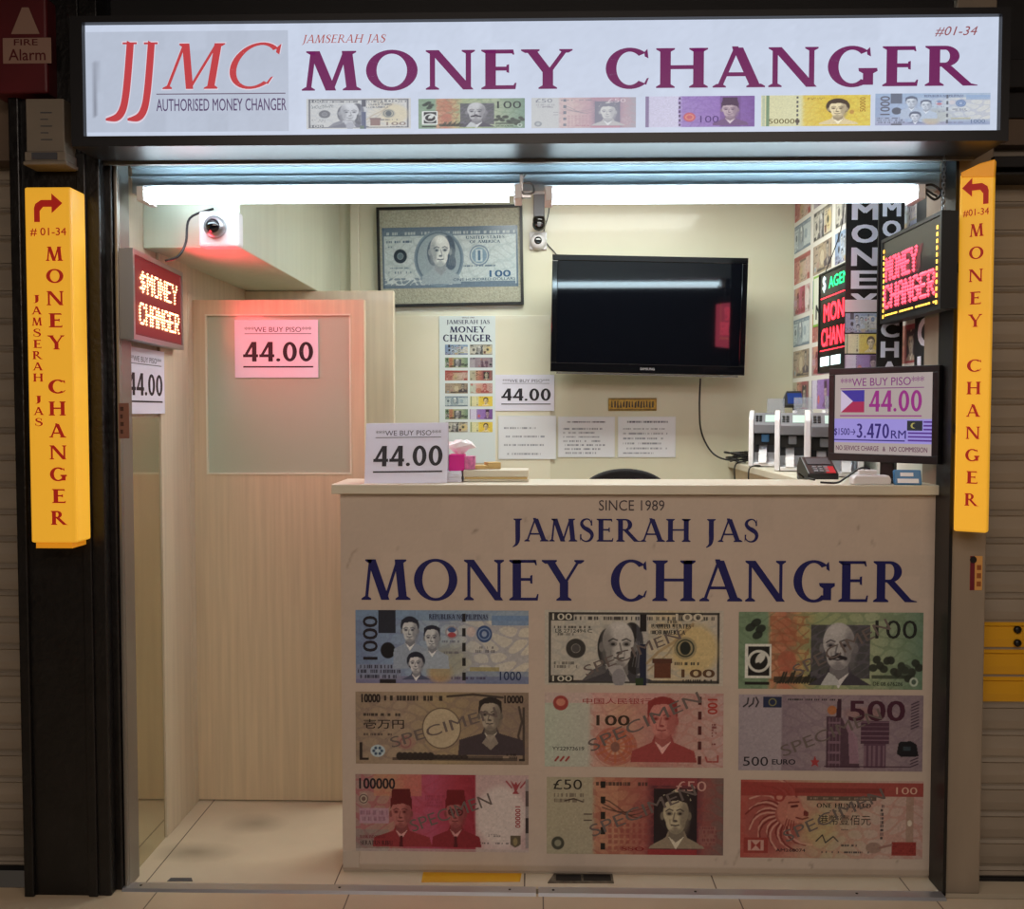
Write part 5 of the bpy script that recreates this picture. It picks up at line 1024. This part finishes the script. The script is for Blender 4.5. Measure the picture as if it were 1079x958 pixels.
def banner(pxa, pxb, ytop, Y, ybot, s, ya, yb2, label, strips=()):
    x0, x1, z0, z1 = RY(pxa, ytop, pxb, ybot, Y); x1 = min(x1, XR-.016); t = thing('hanging_banner', label, 'banner', ((x0+x1)/2, Y, z0))
    mb = MB(); mb.box(x0, x1, Y, Y+.008, z0, z1); bd = mb.build('board', 'black', t); fr = front(Y); mb = MB(); w = x1-x0; n = len(s); za_, zb3 = PY(pxa, ya, Y)[1], PY(pxa, yb2, Y)[1]; st = (za_-zb3)/n
    for i, ch in enumerate(s):
        if ch != ' ': zc2 = za_-st*(i+.5); sans(mb, fr, ch, x0+w*.14, zc2-st*.40, x1-w*.14, zc2+st*.40, .001, rgb(226,226,240), .06)
    mb.build('lettering', 'print', bd)
    if strips:
        zw = PY(pxa, 316, Y)[1]; mb = MB(); mb.prism(rect2(x0-.002, zw-.045, x1+.002, zw+.0), .001, .003, fr, rgb(226,214,220)); mb.build('white_strip', 'print', t)
        for i, k in enumerate(strips):
            zc2 = zw-.05-.077*i; mb = MB(); draw_note(mb, fr, k, x0, zc2-.072, x1, zc2, .002, nx=80, texts=False, fade=.25, tint=(1,1,1)); mb.build('banknote_picture', 'print', t)
    return t
banner(891, 930, 205, .50, 393, 'MONEY', 210, 331, 'black vertical banner reading MONEY above three banknote pictures', ('php','krw','myr'))
banner(925, 956, 205, .33, 400, 'MONEY CHA', 209, 400, 'black vertical banner partly hidden behind the pink LED sign')
fr = rightw(XR-.010); yq = PX(963, 360, XR-.012)[0]; zq = PX(970, 335, XR-.012)[1]
hb = thing('hanging_banner', 'black banner strip with white letters behind the right edge of the pink LED sign', 'banner', (XR-.01, yq-.09, zq-.3))
mb = MB(); mb.prism(rect2(-yq, zq-.32, -yq+.19, zq+.5), -.003, 0, fr); mb.build('board', 'black', hb)
mb = MB(); sans(mb, fr, 'C', -yq+.03, zq-.10, -yq+.16, zq+.0, .001, rgb(226,226,240), .06); sans(mb, fr, 'H', -yq+.03, zq-.24, -yq+.16, zq-.13, .001, rgb(226,226,240), .06); mb.build('lettering', 'print', hb)
# ------------------------------------------------------------------ monitor on the counter
mA, mB = Vector((1.020, .235, 0)), Vector((1.285, -.050, 0)); u = mB-mA; W = u.length; rz = math.atan2(u.y, u.x)
z0, z1 = ZT+.068, ZT+.068+.318
mn = thing('computer_monitor', 'black monitor showing piso exchange rates at the right end of the counter', 'monitor', ((mA.x+mB.x)/2, (mA.y+mB.y)/2+.06, ZT), rz)
fr = frame((mA.x, mA.y, z0), u, (0, 0, 1)); H = z1-z0; b = .022
mb = MB()
for r in (rect2(0,0,W,b*1.2), rect2(0,H-b,W,H), rect2(0,b*1.2,b,H-b), rect2(W-b,b*1.2,W,H-b)): mb.prism(r, -.03, .004, fr)
mb.prism(rect2(.01,.01,W-.01,H-.01), -.045, -.02, fr); mb.prism(rect2(W*.25,H*.2,W*.75,H*.8), -.065, -.045, fr); mb.build('bezel', 'dark_plastic', mn, bevel=.002)
mb = MB(); x0, y0, x1, y1 = b, b*1.2, W-b, H-b; w = x1-x0; h = y1-y0; T_ = rgb(176,162,158); PV = rgb(158,146,220)
Q = lambda a, bb, c, d, col, dd=.0012: mb.add([fr(x0+w*p, y0+h*q_, dd) for p, q_ in rect2(a, bb, c, d)], [(0,1,2,3)], col)
mb.prism(rect2(x0, y0, x1, y1), -.012, 0, fr, T_); Q(0,.14,1,.44,PV,.0004); MG = rgb(150,44,128); NV = rgb(46,34,110)
sans(mb, fr, '***WE BUY PISO***', x0+w*.06, y0+h*.85, x0+w*.92, y0+h*.955, .001, rgb(128,52,120), .005); Q(.06,.815,.92,.825,rgb(128,52,120))
Q(.07,.70,.32,.80,rgb(60,50,150)); Q(.07,.52,.32,.70,rgb(60,50,150)); Q(.07,.52,.32,.655,rgb(166,40,80),.0016)
mb.add([fr(x0+w*p, y0+h*q_, .002) for p, q_ in ((.07,.52),(.20,.66),(.07,.80))], [(0,1,2)], rgb(206,190,214))
sans(mb, fr, '44.00', x0+w*.37, y0+h*.53, x0+w*.90, y0+h*.79, .001, MG, .04); Q(.06,.47,.90,.485,MG)
sans(mb, fr, '$1500→', x0+w*.0, y0+h*.22, x0+w*.23, y0+h*.32, .001, NV, .01); sans(mb, fr, '3.470', x0+w*.24, y0+h*.20, x0+w*.58, y0+h*.38, .001, NV, .02); sans(mb, fr, 'RM', x0+w*.60, y0+h*.20, x0+w*.75, y0+h*.30, .001, NV, .01); Q(0,.165,.74,.18,NV)
for i in range(6): Q(.77 if i < 3 else .92,.17+.045*i,1,.19+.045*i,rgb(88,52,140))
Q(.76,.30,.91,.42,rgb(40,44,50),.0014); mb.add([fr(x0+w*(.825+.03*math.cos(t)), y0+h*(.36+.035*math.sin(t)), .002) for t in [k*PI/5 for k in range(10)]], [tuple(range(10))], rgb(170,160,90)); mb.add([fr(x0+w*(.838+.024*math.cos(t)), y0+h*(.36+.028*math.sin(t)), .0024) for t in [k*PI/5 for k in range(10)]], [tuple(range(10))], rgb(40,44,50))
sans(mb, fr, 'NO SERVICE CHARGE   &   NO COMMISSION', x0+w*.02, y0+h*.04, x0+w*.96, y0+h*.10, .001, rgb(90,30,70), .01)
mb.build('screen', 'screen_lit', mn)
mc = (mA+mB)/2; nb = Vector((math.sin(rz), -math.cos(rz), 0)); bc = mc-nb*.05
mb = MB(); mb.box(-.025, .025, -.012, .012, ZT+.01, z0+.08, M=Matrix.Translation((bc.x, bc.y, 0)) @ Matrix.Rotation(rz, 4, 'Z')); mb.build('stand', 'dark_plastic', mn, bevel=.003)
mb = MB(); mb.lathe([(.098,0),(.10,.004),(.09,.010),(.03,.014)], frame((bc.x-.005, bc.y+.01, ZT), (1,0,0), (0,1,0)), 36); mb.build('base', 'dark_plastic', mn)
mb = MB(); rx_ = PY(917, 498, .0)[0]; frb = frame((rx_, .004, -.0138), (1,.0,0), (0,0,1))
rt = thing('white_router', 'small white router box on the counter just below the monitor screen', 'router', (rx_, .004, ZT), 0)
mb.prism([(-.060,ZT+.0145),(.060,ZT+.0145),(.063,ZT+.03),(.055,ZT+.045),(-.052,ZT+.045),(-.062,ZT+.035)], -.022, .025, frb); mb.build('casing', 'white_plastic', rt, bevel=.005)
mb = MB(); mb.prism(rect2(-.04, ZT+.045, .02, ZT+.062), -.02, .015, frb); mb.build('adapter', 'white_plastic', rt, bevel=.003)
mb = MB(); mb.tube([frb(.0, ZT+.066, 0), frb(-.03, ZT+.067, .0), frb(-.075, ZT+.035, -.01), frb(-.10, ZT+.0185, -.02), frb(-.15, ZT+.0185, -.035)], .0035, 7, smooth_path=True); mb.build('cable', 'black', rt)
x, _ = PY(953, 498, .02); pk = thing('blue_packet', 'small blue and white packet on the counter right of the monitor foot', 'packet', (x, .0, ZT))
mb = MB(); f3 = frame((x-.045, -.018, ZT+.001), (1,-.15,0), (0,.25,1)); mb.prism(rect2(0,0,.085,.05), -.018, 0, f3); mb.build('wrapper', 'blue_pack', pk, bevel=.004); mb = MB(); mb.prism(rect2(.01,.006,.075,.02), 0, .001, f3); mb.prism(rect2(.02,.028,.06,.04), 0, .001, f3); mb.build('label_print', 'white_plastic', pk)
# ------------------------------------------------------------------ note counting machines
def machine(X, Y, ang, label, knob):
    t = thing('note_counting_machine', label, 'note counter', (X, Y, ZS), ang, 'note counting machines on the side counter')
    R_ = Matrix.Translation((X, Y, ZS)) @ Matrix.Rotation(ang, 4, 'Z')
    def fx(x): return lambda u, v, d=0: R_ @ Vector((x+d, u, v))          # profile plane: u = depth (-u towards user), v = up
    prof = [(-.12,.002),(.13,.002),(.14,.10),(.12,.22),(.06,.262),(-.02,.255),(-.085,.22),(-.105,.13),(-.118,.05)]
    for s in (-1, 1):
        mb = MB(); mb.prism(prof, -.011, .011, fx(s*.098)); mb.build('side_shell', 'white_plastic', t, bevel=.004)
    mb = MB(); mb.prism([(.0,.01),(.12,.01),(.12,.20),(.06,.245),(.0,.24)], -.086, .086, fx(0)); mb.build('core', 'mid_grey', t)
    mb = MB(); mb.prism([(-.10,.155),(-.02,.165),(-.002,.245),(-.03,.25),(-.10,.195)], -.086, .086, fx(0)); cp = mb.build('control_panel', 'grey_plastic', t, bevel=.003)
    fp_ = frame(R_ @ Vector((0,-.067,.222)), R_.to_3x3() @ Vector((1,0,0)), R_.to_3x3() @ Vector((0,.066,.052)))
    mb = MB(); mb.prism(rect2(-.035,-.024,.03,.026), -.002, .002, fp_); mb.build('display', 'lcd', cp)
    mb = MB()
    for i in range(3):
        for j in range(2): mb.prism(rect2(-.078+.016*j,-.02+.016*i,-.066+.016*j,-.01+.016*i), -.002, .003, fp_); mb.prism(rect2(.042+.016*j,-.02+.016*i,.054+.016*j,-.01+.016*i), -.002, .003, fp_)
    mb.build('key_pad', 'dark_plastic', cp)
    mb = MB(); mb.box(-.086, .086, -.04, 0, .10, .155, M=R_); mb.build('roller_slot', 'black', t)
    for x in (-.035, .035):
        mb = MB(); mb.box(x-.017, x+.017, -.075, -.04, .115, .15, M=R_); mb.build('guide_knob', knob, t, bevel=.003)
    mb = MB(); mb.prism([(-.13,.004),(-.02,.004),(-.0,.06),(-.01,.065),(-.04,.025),(-.13,.018)], -.085, .085, fx(0)); mb.build('stacker_tray', 'white_plastic', t, bevel=.002)
    for x in (-.045, .045):
        mb = MB(); mb.prism([(-.14,.02),(-.12,.055),(-.02,.10),(-.01,.095),(-.05,.03),(-.10,.018)], -.018, .018, fx(x)); mb.build('stacker_wing', 'white_plastic', t, bevel=.002)
    mb = MB(); mb.prism([(.01,.25),(.05,.258),(.09,.315),(.085,.318),(.04,.27)], -.04, .04, fx(.01)); mb.build('hopper', 'clear_plastic', t)
machine(1.118, 1.46, math.radians(-14), 'white note counting machine farthest along the side counter, with blue guide knobs', 'blue_pack')
machine(1.152, 1.10, math.radians(-14), 'white note counting machine in the middle of the row on the side counter', 'grey_plastic')
machine(1.185, .74, math.radians(-14), 'white note counting machine half hidden behind the monitor', 'grey_plastic')
x, z = PY(838, 421, 1.72)
cdp = thing('customer_display', 'small dark blue display on a pole behind the counting machines', 'display', (x, 1.72, ZS))
mb = MB(); fr = frame((x, 1.70, z), (1,-.15,0), (0,.35,1)); mb.prism([(-.06,-.035),(.06,-.035),(.066,.0),(.05,.045),(-.045,.045),(-.066,0)], -.03, 0, fr); mb.build('casing', 'dark_plastic', cdp, bevel=.004)
mb = MB(); mb.prism(rect2(-.042,-.022,.042,.032), 0, .002, fr); mb.build('screen', 'lcd_blue', cdp)
mb = MB(); mb.tube([(x, 1.73, ZS+.01), (x, 1.73, z-.02)], .010, 12); mb.box(x-.04, min(x+.04, XR-.012), 1.69, 1.77, ZS, ZS+.012); mb.build('pole', 'dark_plastic', cdp)
x, _ = PY(863, 490, .42)
tt = thing('card_terminal', 'black card terminal with red keys on the side counter in front of the counting machines', 'card terminal', (x, .44, ZS), -.2)
fr = lambda u, v, d=0: Vector((x-.055+.11*d, .44+u, ZS+v))
mb = MB(); mb.prism([(-.08,.001),(.08,.001),(.085,.05),(.05,.085),(.03,.085),(-.08,.03)], 0, 1, fr); mb.build('casing', 'dark_plastic', tt, bevel=.004)
fs_ = frame((x, .44-.026, ZS+.058), (1,0,0), (0,.11,.055)); mb = MB(); mb.prism(rect2(-.042,.005,.042,.05), -.002, .0015, fs_); mb.build('screen', 'mid_grey', tt)
mb = MB()
for i in range(3):
    for j in range(3): mb.prism(rect2(-.03+.02*i,-.05+.015*j,-.016+.02*i,-.04+.015*j), -.002, .003, fs_)
mb.build('key_pad', 'grey_plastic', tt); mb = MB(); mb.prism(rect2(.012,-.058,.045,-.012), -.002, .0025, fs_); mat('red_key', rgb(200,30,44), .4); mb.build('red_key', 'red_key', tt)
mb = MB(); mb.tube([(x-.05,.40,ZS+.0045),(x-.09,.36,ZS+.03),(x-.10,.30,ZS+.006),(x-.07,.27,ZS+.006),(x-.10,.24,ZT+.006),(x-.085,.17,ZT+.004)], .0035, 7, smooth_path=True); tag(mb.build('loose_wire', 'black'), 'black wire curling from the card terminal onto the counter', 'wire')
# ------------------------------------------------------------------ things on the left of the counter
X = lambda px, Y: PY(px, 495, Y)[0]
Yt = .12; zt = PY(520, 490, Yt)[1]
tr = thing('document_tray', 'pale flat document tray with a brown stripe on the counter beside the price card', 'tray', (X(522,Yt), .14, ZT))
a, b_ = X(489, Yt), X(557, Yt)
mb = MB(); mb.box(a, b_, Yt-.03, .235, ZT+.001, ZT+.010); mb.box(a, b_, Yt-.03, .235, ZT+.017, ZT+.040); mb.build('layers', 'counter_top', tr, bevel=.002)
mb = MB(); mb.box(a+.004, b_-.004, Yt-.031, .230, ZT+.0101, ZT+.0168); mb.build('brown_edge', 'kraft', tr)
zt = ZT+.041
mb = MB(); Mx = Matrix.Translation((X(512,.16), .17, zt)) @ Matrix.Rotation(.3, 4, 'Z'); mb.box(-.045, .045, -.03, .03, 0, .004, M=Mx); mb.box(.0, .045, -.03, .028, .0041, .022, M=Mx); mb.box(-.05, .0, -.028, .028, .0041, .012, M=Mx)
tag(mb.build('kraft_card', 'kraft', bevel=.001), 'small folded brown cardboard piece on the document tray', 'cardboard')
mb = MB(); a2, b2 = X(468, .10), X(487, .10)
for i in range(6): mb.box(a2+.002*(i%2), b2-.001*(i%3), .075+.002*(i%3), .20, ZT+.001+.006*i, ZT+.0065+.006*i)
tag(mb.build('paper_stack', 'paper'), 'short stack of white paper between the price card and the document tray', 'paper')
pb = thing('tissue_box', 'small magenta tissue box on the paper stack', 'box', ((a2+b2)/2, .14, ZT+.037))
a3, b3 = X(474, .14), X(490, .14)
mb = MB(); mb.box(a3, b3, .10, .18, ZT+.0372, ZT+.092); mb.build('carton', 'pink', pb, bevel=.002)
mb = MB(); mb.box(b3+.0005, b3+.035, .11, .17, ZT+.042, ZT+.085); mb.build('patterned_end', 'pink_pattern' if 'pink_pattern' in MATS else mat('pink_pattern', rgb(214,120,170), .5, var=.5, vscale=60), pb)
mb = MB(); rd = random.Random(9); n = 9; vs = []; cx_, cy_ = (a3+b3)/2+.01, .14
for j in range(5):
    for i in range(n):
        q = 2*PI*i/n; r = (.012, .03, .045, .04, .02)[j]*rd.uniform(.7, 1.3); vs.append((cx_+r*math.cos(q), cy_+r*math.sin(q)*.6, ZT+.0925+(.0,.012,.024,.036,.044)[j]+rd.uniform(-.003,.006)*(j > 0)))
fs = [(j*n+i, j*n+(i+1)%n, (j+1)*n+(i+1)%n, (j+1)*n+i) for j in range(4) for i in range(n)]+[tuple(range(4*n, 5*n)), tuple(range(n))[::-1]]
mb.add(vs, fs); mb.build('tissue', 'tissue', pb)
# ------------------------------------------------------------------ chair behind the counter
YCh = .86; xc, zc3 = PY(659, 494, YCh); xl = PY(613, 507, YCh)[0]; hw_ = xc-xl
ch = thing('office_chair', 'black office chair with a rounded backrest showing behind the counter', 'chair', (xc, YCh-.25, 0))
mb = MB(); top = zc3; bot = zc3-.42; P = []
for i in range(25):
    t = PI*i/24; P.append((xc+hw_*math.cos(t)*(1.0), top-.10+.10*math.sin(t)))
P += [(xc-hw_*.96, bot+.06), (xc-hw_*.8, bot), (xc+hw_*.8, bot), (xc+hw_*.96, bot+.06)]
mb.prism(P, -.03, .03, front(YCh)); mb.build('backrest', 'fabric', ch, bevel=.012, seg=3)
mb = MB(); sy = YCh-.27; mb.prism([(xc-.22,sy-.22),(xc+.22,sy-.22),(xc+.24,sy),(xc+.20,sy+.21),(xc-.20,sy+.21),(xc-.24,sy)], .66, .73, frame((0,0,0),(1,0,0),(0,1,0))); mb.build('seat', 'fabric', ch, bevel=.015, seg=3)
mb = MB(); mb.tube([(xc, sy+.1, .65), (xc, YCh+.06, .64), (xc, YCh+.07, bot+.2), (xc, YCh+.04, bot+.25)], .018, 10, smooth_path=True); mb.build('back_support', 'dark_plastic', ch)
mb = MB(); mb.tube([(xc, sy, .10), (xc, sy, .66)], .028, 14); mb.build('gas_column', 'steel', ch)
for i in range(5):
    q = 2*PI*i/5+.3; e = Vector((xc+.27*math.cos(q), sy+.27*math.sin(q), .075)); mb = MB(); mb.tube([(xc, sy, .12), e], [.022, .014], 8); l = mb.build('leg', 'dark_plastic', ch)
    mb = MB(); mb.lathe([(.028,-.018),(.030,-.012),(.030,.012),(.028,.018)], frame((e.x, e.y, .031), (0,0,1), (math.cos(q), math.sin(q), 0)), 16); mb.build('caster', 'black', l)
# ------------------------------------------------------------------ floor tape, plate, stickers
z = lambda px, py: PZ(px, py, 0)
def flat(name, pts, m, label, cat, th=.0015):
    mb = MB(); mb.prism(pts, 0.0002, th, frame((0,0,0),(1,0,0),(0,1,0))); return tag(mb.build(name, m), label, cat)
flat('floor_tape', [z(444,930), z(548,929.5), z(550,919.3), z(446,919.3)], 'yellow_tape', 'strip of yellow tape on the floor at the foot of the counter', 'tape')
mp = thing('floor_plate', 'scuffed dark metal floor plate at the foot of the counter', 'plate', (*z(608,926), 0))
mb = MB(); P = [z(577,931), z(647,931.2), z(645,920), z(585,919.6)]; mb.prism(P, .0002, .003, frame((0,0,0),(1,0,0),(0,1,0))); mb.build('base_plate', mat('plate', rgb(120,112,98), .4, metal=.6, var=.5, vscale=30), mp)
mb = MB()
for a in ((586,929,612,923),(615,929,643,923)): p, q = z(a[0], a[1]), z(a[2], a[3]); mb.box(p[0], q[0], p[1], q[1], .003, .0042)
mb.build('dark_insert', 'black', mp)
flat('floor_chip', [z(176,929), z(203,929), z(202,925.5), z(180,925.5)], 'mid_grey', 'small dark scrap on the floor just inside the left post', 'scrap')
x0, x1, z0_, z1_ = RY(1022, 586, 1035, 622, -.101); fr = front(-.1005)
mb = MB(); mb.prism(rect2(x0, z0_, x1, z1_), 0, .001, fr, rgb(214,160,90)); mb.prism(rect2(x0, z0_, x0+(x1-x0)*.38, z1_), .001, .0014, fr, rgb(110,30,44)); w = x1-x0
mb.prism(ell2(x0+w*.25, z1_-.012, w*.28, .011, 16), .0014, .002, fr, rgb(30,26,28))
for i in range(3): mb.prism(rect2(x0+w*.55, z0_+.012+.026*i, x0+w*.9, z0_+.028+.026*i), .001, .0014, fr, rgb(150,84,40))
tag(mb.build('small_sticker', 'print'), 'small orange and red sticker on the beige column below the yellow sign', 'sticker')
x0, x1, z0_, z1_ = RY(125, 425, 134, 462, -.131); fr = front(-.1302)
mb = MB(); mb.prism(rect2(x0, z0_, x1+.006, z1_), 0.0, .001, fr, rgb(120,84,78)); w = x1-x0
for i in range(4): mb.prism(rect2(x0+w*.2, z0_+.015+.024*i, x0+w*(.5+.1*(i%2)), z0_+.028+.024*i), .001, .0015, fr, rgb(60,36,38))
tag(mb.build('small_sticker', 'print'), 'small brown sticker on the left aluminium post', 'sticker')
# ------------------------------------------------------------------ light
def area(name, loc, rot, sx, sy, e, c):
    l = bpy.data.lights.new(name, 'AREA'); l.shape = 'RECTANGLE'; l.size = sx; l.size_y = sy; l.energy = e; l.color = c; o = bpy.data.objects.new(name, l); C.objects.link(o); o.location = loc; o.rotation_euler = rot; return o
area('room_ceiling_light', (.35, 1.0, 2.68), (0,0,0), 1.2, .5, 30, (.97,1,.93))
area('corridor_ceiling_light', (.2, -2.5, 2.84), (math.radians(12),0,0), 3.2, .5, 44, (1,.84,.72))
area('corridor_ceiling_light', (.2, -4.3, 2.84), (math.radians(25),0,0), 4.0, .6, 84, (1,.83,.71))
area('left_led_glow', (-1.24, .16, 1.90), (0, math.radians(-90), 0), .2, .4, 5.0, (1,.04,.08))
area('right_led_glow', (XQ-.02, 0, 1.96), (0, math.radians(90), 0), .28, .5, 2.0, (1,.12,.20))
w = bpy.data.worlds.new('world'); S.world = w; w.use_nodes = True; w.node_tree.nodes['Background'].inputs[0].default_value = (.55,.45,.36,1); w.node_tree.nodes['Background'].inputs[1].default_value = .06
S.view_settings.view_transform = 'Standard'; S.view_settings.look = 'None'; S.view_settings.gamma = 1; S.view_settings.use_curve_mapping = False; S.view_settings.exposure = 0
S.cycles.max_bounces = 6; S.cycles.use_denoising = True
